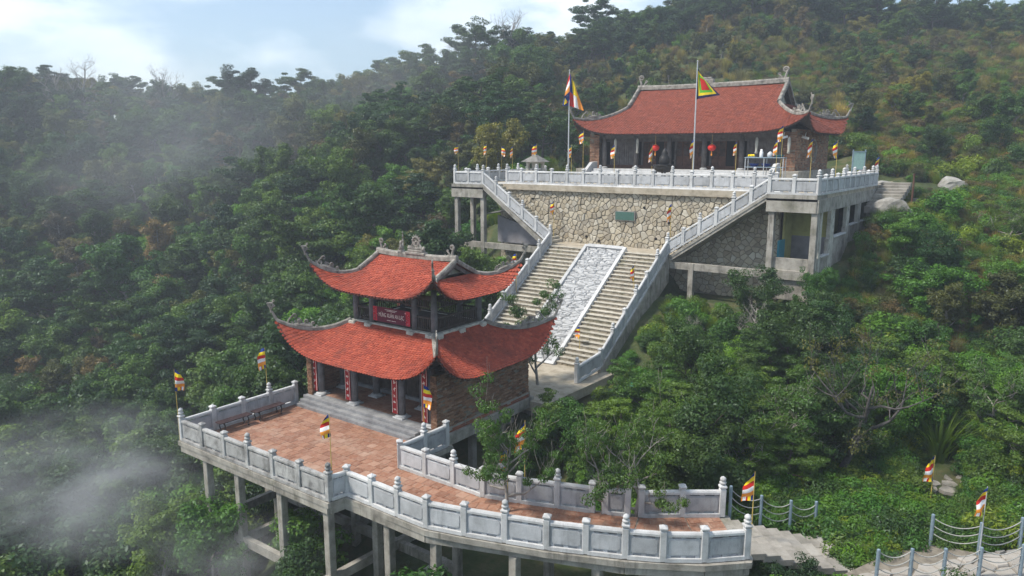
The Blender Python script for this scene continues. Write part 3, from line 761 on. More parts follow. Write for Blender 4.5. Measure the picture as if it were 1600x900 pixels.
# ---------------------------------------------------------------- bricks
def brick_wall(mb, p0, p1, z0, z1, bl, bh, jt, out, rng, proud=.012, top=None):
    """running bond on the vertical plane p0 -> p1, bricks standing proud towards out"""
    p0, p1, out = Vector((p0[0], p0[1], 0)), Vector((p1[0], p1[1], 0)), Vector((out[0], out[1], 0)).normalized()
    d = p1 - p0; L = d.length; d.normalize(); z = z0; r = 0
    while z + bh <= z1 + 1e-6:
        x = -(bl + jt) * (.5 if r % 2 else 0) - rng.uniform(0, .03)
        while x < L:
            a, b = max(0, x), min(L, x + bl)
            if b - a > .03:
                o = rng.uniform(-.6, 1.0) * proud; q0 = p0 + d*a + out*o; q1 = p0 + d*b + out*(o + rng.uniform(-.004, .004)); bk = out * -.05
                zz0, zz1 = z + rng.uniform(-.003, .003), z + bh + rng.uniform(-.003, .003)
                vs = [(q0.x,q0.y,zz0),(q1.x,q1.y,zz0),(q1.x,q1.y,zz1),(q0.x,q0.y,zz1)] + [((q+bk).x,(q+bk).y,zq) for q, zq in ((q0,zz0),(q1,zz0),(q1,zz1),(q0,zz1))]
                mb.add(vs, [(0,1,2,3),(0,4,5,1),(1,5,6,2),(2,6,7,3),(3,7,4,0)])
            x += bl + jt
        z += bh + jt; r += 1

# ---------------------------------------------------------------- gate pavilion
PX0, PX1, PY0, PY1, PF = -28.35, -20.0, 21.85, 28.5, 0.45
PCX, PCY = (PX0 + PX1) / 2, (PY0 + PY1) / 2
pav = thing('gate_pavilion', 'two-tiered pavilion with upswept red tiled roofs and brick side walls', 'pavilion', (PCX, PCY, 0))
for k in range(3):
    mb = MB(); y0 = YS + .22 * k; z1 = .15 * (k + 1); mb.cbox(PX0 - .1, y0, z1 - .15 if k else -.03, PX1 - .95 + .12 * k, PY0 + .35, z1, .012)
    put('step', mb, 'step_grey', pav)
mb = MB(); mb.box(PX0, PY0 + .12, -.25, PX1 + .02, PY1 + .1, PF - .03); put('floor_slab', mb, 'concrete', pav)
mb = MB(); mb.cbox(PX1 - .3, PY0 - .35, -.35, PX1 + .16, PY1 + .25, .16, .02); put('plinth', mb, 'concrete', pav)
for (x, y) in ((-20.2, 22.3), (-20.2, 24.4), (-20.2, 26.6)):
    mb = MB(); mb.cbox(x-.15, y-.15, -5, x+.15, y+.15, -.36, .02); mb.box(x-.15, y-.2, -.55, x+.55, y+.2, -.355); put('pier', mb, 'concrete_dark', pav)
fl = MB(); r_ = random.Random(4)
y = PY0 + .36
jrow = 0
while y < 24.2:
    x = PX0 + .3 + (.2 if jrow % 2 else 0)
    while x < PX1 - .35:
        dz = r_.uniform(-.003, .003); fl.box(x, y, PF - .04, x + .385, y + .385, PF + dz); x += .40
    y += .40; jrow += 1
stuff_part(put('floor_tiles', fl, 'paver_mass', pav))
# walls
WT = 4.6
for sx, nm in ((1, 'side_wall'), (-1, 'side_wall')):
    xo = PX1 if sx > 0 else PX0; xi = xo - sx * .32
    mb = MB(); mb.box(min(xo, xi) + .012, PY0 + .03, PF - .3, max(xo, xi) - .012, PY1 - .012, 2.84); wl_ = put(nm, mb, 'mortar', pav)
    mb = MB(); r_ = random.Random(11 + sx)
    ztop = 2.86
    brick_wall(mb, (xo, PY0), (xo, PY1), .16, ztop, .26, .062, .02, (sx, 0), r_, .030)
    brick_wall(mb, (xo, PY0), (xi, PY0), PF, ztop, .26, .062, .02, (0, -1), r_, .016)
    brick_wall(mb, (xi, PY0), (xi, PY0 + 2.3), PF, ztop, .26, .062, .02, (-sx, 0), r_, .016)
    stuff_part(put('bricks', mb, 'brick', wl_, (0,0,0), local=True))
    wl_.location = -ORIG[pav]
    mb = MB(); brick_wall(mb, (xo + sx*.03, PY0), (xo + sx*.03, PY1), .17, .34, .26, .062, .02, (sx, 0), r_, .02); stuff_part(put('base_course', mb, 'brick_red', pav))
mb = MB(); mb.box(PX0 + .3, PY1 - .3, PF, PX1 - .3, PY1, 2.8); put('back_wall', mb, 'wood_dark', pav)
mb = MB(); mb.box(PX0 + .34, 24.30, PF, PX1 - .34, 24.36, 3.02); put('inner_screen', mb, 'wood_dark', pav)
mb = MB(); mb.cbox(PX0 + .34, 24.12, PF, PX1 - .34, 24.34, PF + .16, .01); put('threshold', mb, 'step_grey', pav)
for x in (-26.65, -24.1, -21.5):
    for sgn in (-1, 1):
        mb = MB(); cx_ = x + sgn * .42; mb.cbox(cx_ - .40, 24.23, PF + .16, cx_ + .40, 24.29, 2.7, .01)
        for zz in (.75, 1.6, 2.2): mb.box(cx_ - .3, 24.21, zz, cx_ + .3, 24.232, zz + (.62 if zz < 1 else .38))
        put('door_leaf', mb, 'wood_dark', pav)
FC = [-27.8, -25.45, -22.4, -20.62]
def stone_col(mb, x, y, z0, z1, r): mb.lathe([(r*.98, z0), (r*1.03, z0 + (z1-z0)*.4), (r*.9, z1)], 14, (x, y, 0))
k_ = 0
for row, yy in enumerate((22.22, 23.6)):
    for i, x in enumerate(FC):
        mb = MB(); stone_col(mb, x, yy, PF + .1, 3.05 if row == 0 else 3.12, .17); cpart = put('column', mb, 'stone_column', pav, smooth=True)
        mb = MB(); mb.cbox(x-.30, yy-.30, PF-.01, x+.30, yy+.30, PF+.06, .012); mb.lathe([(.27,.05),(.29,.09),(.22,.15)], 16, (x, yy, PF))
        put('column_base', mb, 'granite', cpart, (0,0,0), local=True)
        if row == 0:
            mb = MB(); bx = x - .19
            mb.cbox(bx - .17, yy - .235, PF + .2, bx + .17, yy - .195, 3.05, .01)
            brd = put('couplet_board', mb, 'red_board', pav)
            mb = MB()
            mb.box(bx - .155, yy-.238, PF+.23, bx-.135, yy-.236, 3.02); mb.box(bx + .135, yy-.238, PF+.23, bx+.155, yy-.236, 3.02)
            rg = random.Random(50 + i)
            for q in range(8):        # worn pale brush characters, one above the other
                zc = PF + .42 + q * .30
                for st in range(4):
                    a = rg.uniform(0, 3.14); L_ = rg.uniform(.04, .085); dx, dz = math.cos(a) * L_, math.sin(a) * L_
                    ox, oz = rg.uniform(-.03, .03), rg.uniform(-.04, .04); nx_, nz_ = -math.sin(a) * .014, math.cos(a) * .014
                    cxx = bx + ox; zz = zc + oz; yq = yy - .2385 - st*.0004
                    mb.add([(cxx-dx-nx_, yq, zz-dz-nz_), (cxx+dx-nx_, yq, zz+dz-nz_), (cxx+dx+nx_, yq, zz+dz+nz_), (cxx-dx+nx_, yq, zz-dz+nz_)], [(0,1,2,3)])
            put('brush_characters', mb, 'ink_white', brd, (0,0,0), local=True)
mb = MB()
for yy, zz in ((22.22, 2.78), (23.6, 2.86)): mb.box(PX0+.3, yy-.1, zz, PX1-.3, yy+.1, zz+.26)
for x in FC: mb.box(x-.09, 22.3, 2.82, x+.09, 24.2, 3.0)
put('lintel_beams', mb, 'wood_dark', pav)
mb = MB()
for x in (-26.6, -23.9, -21.5): mb.lathe([(.02,0),(.10,-.05),(.13,-.2),(.10,-.34),(.03,-.38)], 10, (x, 21.9, 2.95)); mb.tube([(x,21.9,2.95),(x,21.9,3.1)], .01, 4)
put('hanging_lanterns', mb, 'ridge_plaster', pav, smooth=True)
rng = random.Random(21)
lower = Roof(PCX, PCY, 5.06, 4.22, 4.02, 2.66, 1.42, 4.6, ax=2.62, ay=1.75, c=.30)
dress_roof(pav, lower, 'lower_roof', 'roof_tile', .165, .125, rng, .15, .18, .80, inner=.45)
# balcony
BX0, BX1, BY0, BY1, BZ = -26.7, -21.68, 23.65, 26.75, 4.08
bcx, bcy = (BX0 + BX1)/2, (BY0 + BY1)/2
mb = MB(); mb.cbox(BX0-.22, BY0-.22, 3.6, BX1+.22, BY1+.22, BZ, .03)
for x in (BX0+.02, -25.6, -22.85, BX1-.02):
    mb.cbox(x-.22, BY0-.40, 3.72, x+.22, BY0-.1, BZ-.02, .04)
for yy in (BY0+.02, 25.2, BY1-.02): mb.cbox(BX1+.1, yy-.2, 3.72, BX1+.38, yy+.2, BZ-.02, .04)
put('balcony_curb', mb, 'plaster_cream', pav)
mb = MB(); mb.box(BX0, BY0, BZ, BX1, BY1, BZ+.02); put('balcony_floor', mb, 'wood_dark', pav)
bcols = [(x, BY0) for x in (BX0, -25.6, -22.85, BX1)] + [(x, BY1) for x in (BX0, -25.6, -22.85, BX1)] + [(BX0, 25.2), (BX1, 25.2)]
for x, yy in bcols:
    if (x, yy) in ((BX0, 25.2), (BX1, 25.2)): continue
    mb = MB(); stone_col(mb, x, yy, BZ, 6.0, .15); put('balcony_column', mb, 'stone_column', pav, smooth=True)
def rail_bay(a, b):
    mb = MB(); A, B = Vector((a[0], a[1], 0)), Vector((b[0], b[1], 0)); d = (B - A); L = d.length; d.normalize()
    for zz, h in ((BZ+.10, .07), (BZ+.64, .08)): mb.beam(A + Vector((0,0,zz)), B + Vector((0,0,zz)), .08, h)
    n = int(L / .13)
    for i in range(1, n):
        p = A + d * (L * i / n); mb.box(p.x-.022, p.y-.022, BZ+.1, p.x+.022, p.y+.022, BZ+.62)
    put('balcony_railing', mb, 'wood_dark', pav)
for a, b in (((BX0,BY0),(-25.6,BY0)),((-25.6,BY0),(-22.85,BY0)),((-22.85,BY0),(BX1,BY0)),((BX1,BY0),(BX1,BY1)),((BX0,BY1),(BX1,BY1)),((BX0,BY0),(BX0,BY1))): rail_bay(a, b)
for a, b in (((BX0,BY0),(BX1,BY0)),((BX1,BY0),(BX1,BY1)),((BX0,BY1),(BX1,BY1)),((BX0,BY0),(BX0,BY1))):
    mb = MB(); A, B = Vector((a[0], a[1], 5.62)), Vector((b[0], b[1], 5.62)); mb.beam(A, B, .14, .2); mb.beam(A - Vector((0,0,.42)), B - Vector((0,0,.42)), .07, .06)
    d = (B - A); L = d.length; d.normalize(); n = int(L / .15)
    for i in range(1, n):
        p = A + d * (L * i / n); mb.box(p.x-.025, p.y-.025, 5.2, p.x+.025, p.y+.025, 5.56)
    put('lattice_frieze', mb, 'wood_dark', pav)
upper = Roof(PCX, PCY, 3.88, 3.06, 7.06, 5.74, 1.12, 4.2, G=2.45, tg=.42, c=.30)
dress_roof(pav, upper, 'upper_roof', 'roof_tile', .165, .125, rng, .14, .16, .7, inner=.5)
def gables(root, rf, ridge_w, ridge_h, board, fin, tile, rng):
    """ridge bar, bargeboards, gable panels and end scrolls of a hip-and-gable roof"""
    mb = MB(); n = 16
    rp = [Vector((rf.cx - rf.G - .12 + (2 * rf.G + .24) * i / n, rf.cy, rf.zt + .10 * abs(2 * i / n - 1) ** 3 - .02)) for i in range(n + 1)]
    sweep(mb, rp, ridge_w * 1.25, ridge_h * 1.3); put('main_ridge', mb, 'ridge_plaster', root)
    for sx in (-1, 1):
        x = rf.cx + sx * rf.G
        gm = MB(); zb = rf.z(rf.tg); yb = rf.hy(rf.tg)
        tri = [(rf.cy - yb, zb)] + [(rf.cy - rf.hy(rf.tg * k / 5), rf.z(rf.tg * k / 5)) for k in (4, 3, 2, 1)] + [(rf.cy, rf.zt)] + [(rf.cy + rf.hy(rf.tg * k / 5), rf.z(rf.tg * k / 5)) for k in (1, 2, 3, 4)] + [(rf.cy + yb, zb)]
        gm.yprism(tri, x - sx * .42 - .02, x - sx * .42 + .02); put('gable_panel', gm, 'wood_grey', root)
        gm = MB(); gm.yprism([(rf.cy + (yy - rf.cy) * .62, zb + .05 + (zz - zb) * .6) for yy, zz in tri], x - sx * .40 + sx*.01, x - sx * .36)
        put('gable_carving', gm, 'plaster_cream', root)
        for sy in (-1, 1):
            bm = MB(); pts = [Vector((x, rf.cy + sy * rf.hy(rf.tg * i / 8), rf.z(rf.tg * i / 8) - .01)) for i in range(9)]
            pts = [p + Vector((sx * .02, 0, 0)) for p in pts]
            sweep(bm, pts, ridge_w * 1.15, ridge_h * 1.05); put('verge_ridge', bm, 'ridge_plaster', root)
            bm = MB()
            for a, b in zip(pts[:-1], pts[1:]): bm.beam(a + Vector((-sx*.06,0,-.14)), b + Vector((-sx*.06,0,-.14)), .05, board)
            put('bargeboard', bm, 'wood_grey', root)
        fm = MB(); b0 = Vector((x - sx * .18, rf.cy, rf.zt + .10 + ridge_h))
        spiral(fm, b0, Vector((sx, 0, 0)), fin, fin * .10, 1.4, .25, 18); spiral(fm, b0 - Vector((sx*fin*.3,0,0)), Vector((-sx, 0, 0)), fin * .5, fin * .07, 1.1, .7, 12)
        crest_cluster(fm, b0 - Vector((sx * fin * .35, 0, .05)), Vector((1,0,0)), fin * .45, rng, 5)
        put('ridge_end_dragon', fm, 'ridge_plaster', root)
gables(pav, upper, .17, .19, .16, .48, 'roof_tile', rng)
# carved wheel crest on the ridge
mb = MB(); cx_, cy_, z_ = PCX + .05, PCY, upper.zt + .20
mb.cbox(cx_-.62, cy_-.15, z_-.05, cx_+.62, cy_+.15, z_+.09, .03); mb.cbox(cx_-.48, cy_-.13, z_+.08, cx_+.48, cy_+.13, z_+.19, .03)
for i in range(9):
    x = cx_ - .46 + .115 * i; mb.lathe([(.02,0),(.075,.06),(.06,.12),(.005,.2)], 8, (x, cy_ - .02, z_ + .17))
ring = [Vector((cx_ + .21*math.cos(a), cy_, z_ + .57 + .21*math.sin(a))) for a in np.linspace(0, 2*math.pi, 25)]
mb.tube(ring, .045, 6, cap=False)
for k in range(8):
    a = k * math.pi / 4; mb.tube([(cx_, cy_, z_+.57), (cx_+.2*math.cos(a), cy_, z_+.57+.2*math.sin(a))], .022, 5)
mb.lathe([(.03,-.03),(.07,0),(.03,.03)], 8, (cx_, cy_, z_+.57))
for sg in (-1, 1):
    spiral(mb, (cx_ + sg*.33, cy_, z_+.18), (sg,0,0), .34, .05, 1.2, -.3, 12); spiral(mb, (cx_ + sg*.47, cy_, z_+.15), (sg,0,0), .2, .04, 1.1, .2, 10)
for k in range(7):
    a = math.pi * (k + .5) / 7; mb.tube([(cx_+.24*math.cos(a), cy_, z_+.57+.24*math.sin(a)), (cx_+.33*math.cos(a), cy_, z_+.59+.34*math.sin(a))], [.04, .008], 5)
put('wheel_crest', mb, 'ridge_plaster', pav)
mb = MB(); x = PCX - .95; mb.cbox(x-.13, cy_-.12, z_-.05, x+.13, cy_+.12, z_+.12, .02); mb.lathe([(.10,.1),(.12,.2),(.07,.34),(.05,.38),(.075,.44),(.06,.5),(.015,.56)], 9, (x, cy_, z_)); spiral(mb, (x, cy_, z_+.3), (1,0,0), .26, .025, 1.0, .4, 10)
put('ridge_figure', mb, 'ridge_plaster', pav, smooth=True)

# new year banner on the balcony rail
ban = thing('banner', 'maroon new year banner with white lettering tied to the balcony railing', 'banner', (-24.2, BY0 - .1, 4.5))
mb = MB(); mb.box(-25.42, BY0-.13, 4.20, -23.02, BY0-.115, 4.90); put('cloth', mb, 'banner_maroon', ban)
mb = MB()
rg = random.Random(5)
for side in (-1, 1):
    xc = -24.22 + side * 1.06
    mb.box(xc - .13, BY0-.1345, 4.215, xc + .13, BY0-.1325, 4.88)
o_ = put('red_border', mb, 'banner_red', ban)
mb = MB()
for side in (-1, 1):
    for k in range(7):
        x = -24.22 + side * (1.02 + rg.uniform(-.11, .12)); z = 4.3 + k * .08; r = rg.uniform(.025, .045)
        mb.add([(x + r*math.cos(a), BY0-.137 - k*.0005, z + r*math.sin(a)) for a in np.linspace(0, 2*math.pi, 9)[:-1]], [tuple(range(8))])
        put('blossom_print', mb, 'banner_pink', ban)
def text(parent, s, size, x, y, z, mat, name='lettering', width=None):
    cu = bpy.data.curves.new(name, 'FONT'); cu.body = s; cu.size = size; cu.align_x = 'CENTER'; cu.align_y = 'CENTER'; cu.extrude = .002
    tmp = bpy.data.objects.new(name, cu); col.objects.link(tmp); bpy.context.view_layer.update()
    me = bpy.data.meshes.new_from_object(tmp.evaluated_get(bpy.context.evaluated_depsgraph_get())); bpy.data.objects.remove(tmp)
    me.materials.clear(); me.materials.append(MATS[mat]); o = bpy.data.objects.new(name, me); col.objects.link(o); o.parent = parent
    o.location = Vector((x, y, z)) - ORIG[parent]; o.rotation_euler = (R(90), 0, 0)
    if width: bpy.context.view_layer.update(); o.scale = (width / max(.01, o.dimensions.x), 1, 1)
    return o
text(ban, 'MỪNG XUÂN AN LẠC', .27, -24.22, BY0-.138, 4.53, 'ink_white', width=1.62)
mb = MB()
for z, x0, x1 in ((4.80, -24.62, -23.85), (4.745, -24.5, -23.95), (4.31, -24.5, -24.25), (4.31, -24.2, -23.93)):
    x = x0
    while x < x1: w = rg.uniform(.02, .05); mb.box(x, BY0-.136, z-.014, min(x+w, x1), BY0-.133, z+.014); x += w + .012
put('small_print', mb, 'ink_white', ban)
# ---------------------------------------------------------------- great stair and landing
SX0, SX1 = -28.25, -19.5            # stair sides
RX0, RX1 = -25.3, -22.42            # carved ramp
SY0, SY1, SZ0, SZ1, NST = 34.55, 42.8, 0.0, 5.6, 28
stair = thing('stone_staircase', 'wide stone staircase with a carved white ramp up its middle', 'staircase', ((SX0+SX1)/2, SY0, 0))
dy, dz = (SY1 - SY0) / NST, (SZ1 - SZ0) / NST
rg = random.Random(31)
for side, (xa, xb) in enumerate(((SX0 + .12, RX0 - .02), (RX1 + .02, SX1 - .12))):
    for i in range(NST):
        y, z = SY0 + i * dy, SZ0 + (i + 1) * dz; j = rg.uniform(-.012, .012)
        mb = MB(); mb.cbox(xa, y - .035 + j, z - .065, xb, y + dy + .05, z, .018); st = put('step', mb, 'stair_stone', stair)
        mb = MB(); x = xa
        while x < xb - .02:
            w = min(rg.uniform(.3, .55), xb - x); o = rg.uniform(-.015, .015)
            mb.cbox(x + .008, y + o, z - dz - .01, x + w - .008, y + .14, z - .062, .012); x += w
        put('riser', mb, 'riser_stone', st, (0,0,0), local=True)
mb = MB(); mb.yprism([(SY0+.1, SZ0-.6), (SY1+.1, SZ0-.6+4.4), (SY1+.1, SZ1-.08), (SY0+.1, SZ0-.02)], SX0+.05, SX1-.05); put('stair_core', mb, 'mortar', stair)
# stringer walls beside the flight
for x in (SX0, SX1):
    mb = MB(); mb.yprism([(SY0-.1, -.7), (SY1+.05, 3.9), (SY1+.05, SZ1+.04), (SY0-.1, .24)], x-.16, x+.16); put('stringer_wall', mb, 'concrete', stair)
# carved ramp: kerbs and relief of clouds and waves
SLO = math.atan2(SZ1 - SZ0, SY1 - SY0); LEN = math.hypot(SZ1 - SZ0, SY1 - SY0)
def onramp(x, a, h):
    return (x, SY0 + a * math.cos(SLO) - h * math.sin(SLO), SZ0 + a * math.sin(SLO) + h * math.cos(SLO))
for x in (RX0, RX1):
    mb = MB(); pr = []
    for (a, h) in ((-.25, -.1), (LEN + .12, -.1), (LEN + .12, .26), (-.25, .26)): pr.append(onramp(0, a, h)[1:])
    mb.yprism(pr, x - .11, x + .11); put('ramp_kerb', mb, 'granite', stair)
for a0, a1 in ((-.25, -.03), (LEN - .08, LEN + .2)):
    mb = MB(); mb.yprism([onramp(0, a, h)[1:] for a, h in ((a0,-.1),(a1,-.1),(a1,.255),(a0,.255))], RX0 + .11, RX1 - .11); put('ramp_kerb', mb, 'granite', stair)
rs = np.random.RandomState(9)
NU, NV = 150, 480
uu = np.linspace(RX0 + .1, RX1 - .1, NU); vv = np.linspace(-.03, LEN - .07, NV)
U, V = np.meshgrid(uu, vv); Hh = np.full(U.shape, .04)
def scroll_heights():
    H_ = np.zeros(U.shape)
    for k in range(850):                      # overlapping cloud scrolls, each a crescent shelf
        cx_, cv = rs.uniform(RX0, RX1), rs.uniform(0, LEN); r = rs.uniform(.10, .24); an = rs.normal(0, .3); asp = rs.uniform(1.5, 3.0)
        du, dv = U - cx_, V - cv; a = (du * math.cos(an) + dv * math.sin(an)) / asp; b = -du * math.sin(an) + dv * math.cos(an)
        d = np.hypot(a, b) / r
        sh = np.where((d < 1) & (b < r * .5), .035 + .10 * (1 - d) * np.clip(.6 - b / r, 0, 1.2), 0)
        H_ = np.where(sh > 0, np.maximum(H_ * .55, sh + .25 * H_), H_)
        H_ = np.where((d > .90) & (d < 1.06) & (b < r*.3), H_ * .45, H_)
    return H_
Hh = .02 + 1.35 * np.clip(scroll_heights(), 0, .17)
mb = MB(); mb.v = [onramp(U[j, i], V[j, i], Hh[j, i]) for j in range(NV) for i in range(NU)]
mb.f = [(j*NU+i, j*NU+i+1, (j+1)*NU+i+1, (j+1)*NU+i) for j in range(NV-1) for i in range(NU-1)]; mb.m = [0]*len(mb.f)
put('carved_ramp', mb, 'relief_white', stair)
LY1 = 44.95
mb = MB(); mb.box(SX0 - .3, SY1 - .02, SZ1 - .45, SX1 + .3, LY1, SZ1 - .004); put('landing', mb, 'landing_stone', stair)
mb = MB(); mb.prism([(-29.2,28.4),(-18.9,28.4),(-18.7,34.9),(-29.2,34.9)], -.5, 0.0); o = put('forecourt_pavement', mb, 'landing_stone'); tag(o, 'pale stone pavement between pavilion and stairs', kind='structure')

def slope_rail(label, x, y0, z0, y1, z1, n, extra=None, buds=(), dz_=0):
    pts = run((x, y0, z0), (x, y1, z1), n)
    if extra: pts = [extra] + pts
    balustrade(label, pts, buds=buds)
slope_rail('sloping stone railing on the left side of the wide staircase', SX0, SY0 + .1, .24, SY1, SZ1 + .02, 6, (SX0, 32.2, 0.0), (0, 2, 4, 6))
slope_rail('sloping stone railing on the right side of the wide staircase', SX1, SY0 + .1, .24, SY1, SZ1 + .02, 6, (SX1, 32.2, 0.0), (0, 2, 4, 6))

# ---------------------------------------------------------------- side flights along the retaining wall
ZU = 9.6; FY0, FY1 = 42.82, 44.9
def flight(label, xa, xb, nst=20):
    fl_ = thing('side_staircase', label, 'staircase', (xa, FY0, SZ1)); dx = (xb - xa) / nst; h = (ZU - SZ1) / nst; sg = 1 if xb > xa else -1
    for i in range(nst):
        x0, x1 = xa + dx * i, xa + dx * (i + 1) + sg * .04; mb = MB(); z = SZ1 + h * (i + 1)
        mb.cbox(min(x0, x1), FY0 + .1, z - h - .02, max(x0, x1), FY1 + .05, z, .015); put('step', mb, 'stair_stone', fl_)
    mb = MB(); mb.xprism([(xa - sg*.1, SZ1 - .35), (xb, ZU - .35), (xb, ZU - .06), (xa - sg*.1, SZ1 - .06)][::(1 if sg > 0 else -1)], FY0 - .12, FY1 + .02); put('sloping_slab', mb, 'concrete', fl_)
    mb = MB(); mb.xprism([(xa - sg*.1, SZ1 - .16), (xb, ZU - .16), (xb, ZU + .02), (xa - sg*.1, SZ1 + .02)][::(1 if sg > 0 else -1)], FY0 - .16, FY0 + .1); put('stringer', mb, 'concrete', fl_)
    return fl_
flL = flight('left side flight of steps climbing along the rubble retaining wall', SX0 - .35, -34.1)
flR = flight('right side flight of steps climbing along the rubble retaining wall', SX1 + .35, -13.45)
balustrade('stone railing down the left side flight and around its upper platform', run((-36.85,FY0,ZU),(-34.15,FY0,ZU),2) + run((-34.15,FY0,ZU),(SX0-.02,FY0,SZ1+.02),5)[1:], buds=(0,2,3,5,7))
balustrade('stone railing down the right side flight to the staircase landing', run((-13.4,FY0,ZU),(SX1+.02,FY0,SZ1+.02),6), buds=(0,2,4,6))

# ---------------------------------------------------------------- retaining wall and upper court
wall = thing('retaining_wall', 'tall retaining wall of pale rubble stones behind the staircase landing', 'wall', (-24, 45, 4))
mb = MB(); mb.box(-34.2, 44.97, 1.0, -13.3, 45.6, 9.32); put('wall_core', mb, 'mortar', wall)
rg = random.Random(77); cells = voronoi(-34.1, 3.2, -13.4, 9.28, .34, .29, .48, rng, .14)
cells2 = []
for c in cells:
    p = clip_convex(c, [(-34.15,3.0),(-13.35,3.0),(-13.35,9.3),(-34.15,9.3)]); p = simplify(inset(p, .014), .025) if len(p) >= 3 else []
    if len(p) >= 3 and area(p) > .012:
        cx_, cz_ = sum(q[0] for q in p)/len(p), sum(q[1] for q in p)/len(p)
        zl = SZ1 if SX0 - .4 < cx_ < SX1 + .4 else SZ1 + (abs(cx_ + 23.9) - 4.7) * .72
        cells2.append((cz_ < zl - .1, p, cx_, cz_))
cells2.sort(key=lambda c: (c[0], c[2] * -.2 - c[3]))
front = [c for c in cells2 if not c[0]]; rg.shuffle(front)
front.sort(key=lambda c: -area(c[1]))
def wall_to3(cx_, cz_): return lambda a, b, h: (a - cx_, -h, b - cz_)
for c in front[:300]:
    mb = MB(); stone_mesh(mb, c[1], wall_to3(c[2], c[3]), rg.uniform(.03, .11), rg); put('stone', mb, 'rubble', wall, (c[2], 44.97, c[3]))
mb = MB()
for c in front[300:] + [c for c in cells2 if c[0]]: stone_mesh(mb, c[1], lambda a, b, h: (a, 44.97 - h, b), rg.uniform(.035, .07), rg)
stuff_part(put('stones', mb, 'rubble_mass', wall))
for (x, z) in ((-31.2,8.6),(-26.6,6.1),(-25.6,5.85),(-21.3,6.3),(-20.4,7.4),(-19.6,5.9),(-22.2,8.3)):
    mb = MB(); mb.lathe([(.10,0),(.10,.04),(.085,.05)], 10); me = mb.mesh('weep_hole_shade', 'shade_black'); o = put('weep_hole_shade', me, None, wall, (x, 44.93, z)); o.rotation_euler = (R(90), 0, 0)  # solid discs, the shade inside each drain hole painted as near-black colour
plq = thing('wall_plaque', 'dark green rectangular plaque set in the rubble retaining wall', 'plaque', (-23.57, 44.9, 7.4))
mb = MB(); mb.cbox(-24.36, 44.80, 7.36, -22.80, 44.92, 8.02, .02); put('frame', mb, 'concrete_dark', plq)
mb = MB(); mb.cbox(-24.28, 44.79, 7.42, -22.88, 44.81, 7.97, .008); put('plate', mb, 'green_plaque', plq)

court = thing('upper_court', 'raised stone court with a concrete rim in front of the upper temple', 'court', (-24, 50, 9.3))
mb = MB(); mb.box(-37.2, 44.7, 9.2, -10.7, 66.8, ZU - .004); put('court_floor', mb, 'landing_stone', court)
mb = MB(); mb.cbox(-34.3, 44.78, 9.3, -13.3, 45.1, ZU + .06, .03); put('coping', mb, 'granite', court)
for (x0, x1) in ((-37.1, -34.1), (-13.5, -10.75)):
    mb = MB(); mb.box(x0, FY0 - .15, 9.25, x1, 45.0, ZU - .006); put('platform_slab', mb, 'concrete', court)
    mb = MB(); mb.beam((x0, FY0, 9.0), (x1, FY0, 9.0), .3, .75); put('edge_beam', mb, 'concrete', court)
mb = MB(); mb.beam((-10.8, FY0 - .1, 9.0), (-10.8, 58.6, 9.0), .3, .75); put('edge_beam', mb, 'concrete', court)
mb = MB(); mb.beam((-37.0, FY0 - .1, 9.1), (-37.0, 48, 9.1), .3, .55); put('edge_beam', mb, 'concrete', court)
def court_col(x, y, z0, z1=9.0, w=.17): mb = MB(); mb.cbox(x-w, y-w, z0, x+w, y+w, z1, .02); put('column', mb, 'concrete', court)
for x, y, z0 in ((-36.75,42.95,1.5),(-34.25,42.95,1.5),(-36.75,44.8,2),(-13.2,42.95,1.0),(-10.85,42.95,2.5),(-17.9,42.95,2.2)):
    court_col(x, y, z0, 5.2 if x == -17.9 else 9.0)
for a, b, z in (((-36.9,42.95),(-29.0,42.95),5.15),((-36.75,42.9),(-36.75,45),5.15),((-19.3,42.95),(-10.8,42.95),5.0)):
    mb = MB(); mb.beam((a[0],a[1],z), (b[0],b[1],z), .28, .42); put('tie_beam', mb, 'concrete', court)
# small lean-to wall under the left flight
mb = MB(); mb.xprism([(-33.9,5.3),(-30.3,5.3),(-30.3,6.3),(-33.9,7.3)][::1], 44.2, 44.35); put('infill_wall', mb, 'wall_grey', court)
mb = MB(); mb.beam((-34.2,43.8,7.45), (-31.6,43.8,7.95), 1.2, .08); put('shed_roof', mb, 'concrete_dark', court)
mb = MB(); mb.box(-34.0, 43.0, 4.9, -29.2, 44.9, 5.05); put('lower_floor', mb, 'concrete_dark', court)
balustrade('front stone railing of the upper court above the rubble wall', run((-33.6,45.0,ZU+.05),(-13.7,45.0,ZU+.05),15), buds=(0,2,4,6,8,10,12,14))
balustrade('stone railing along the right wing of the upper court above the open room', [(-13.4,FY0,ZU),(-12.05,FY0,ZU),(-10.75,FY0,ZU)] + run((-10.75,FY0,ZU),(-10.75,58.2,ZU),11)[1:], buds=(2,4,6,8,10,12,13), skip_posts=(0,))
balustrade('short stone railing closing the back end of the right court wing', run((-10.75,58.25,ZU),(-13.2,60.2,ZU),2), buds=(2,), skip_posts=(0,))
balustrade('stone railing down the left edge of the upper court', run((-36.9,42.85,ZU),(-36.9,55.0,ZU),9), buds=(2,4,6,8), skip_posts=(0,))

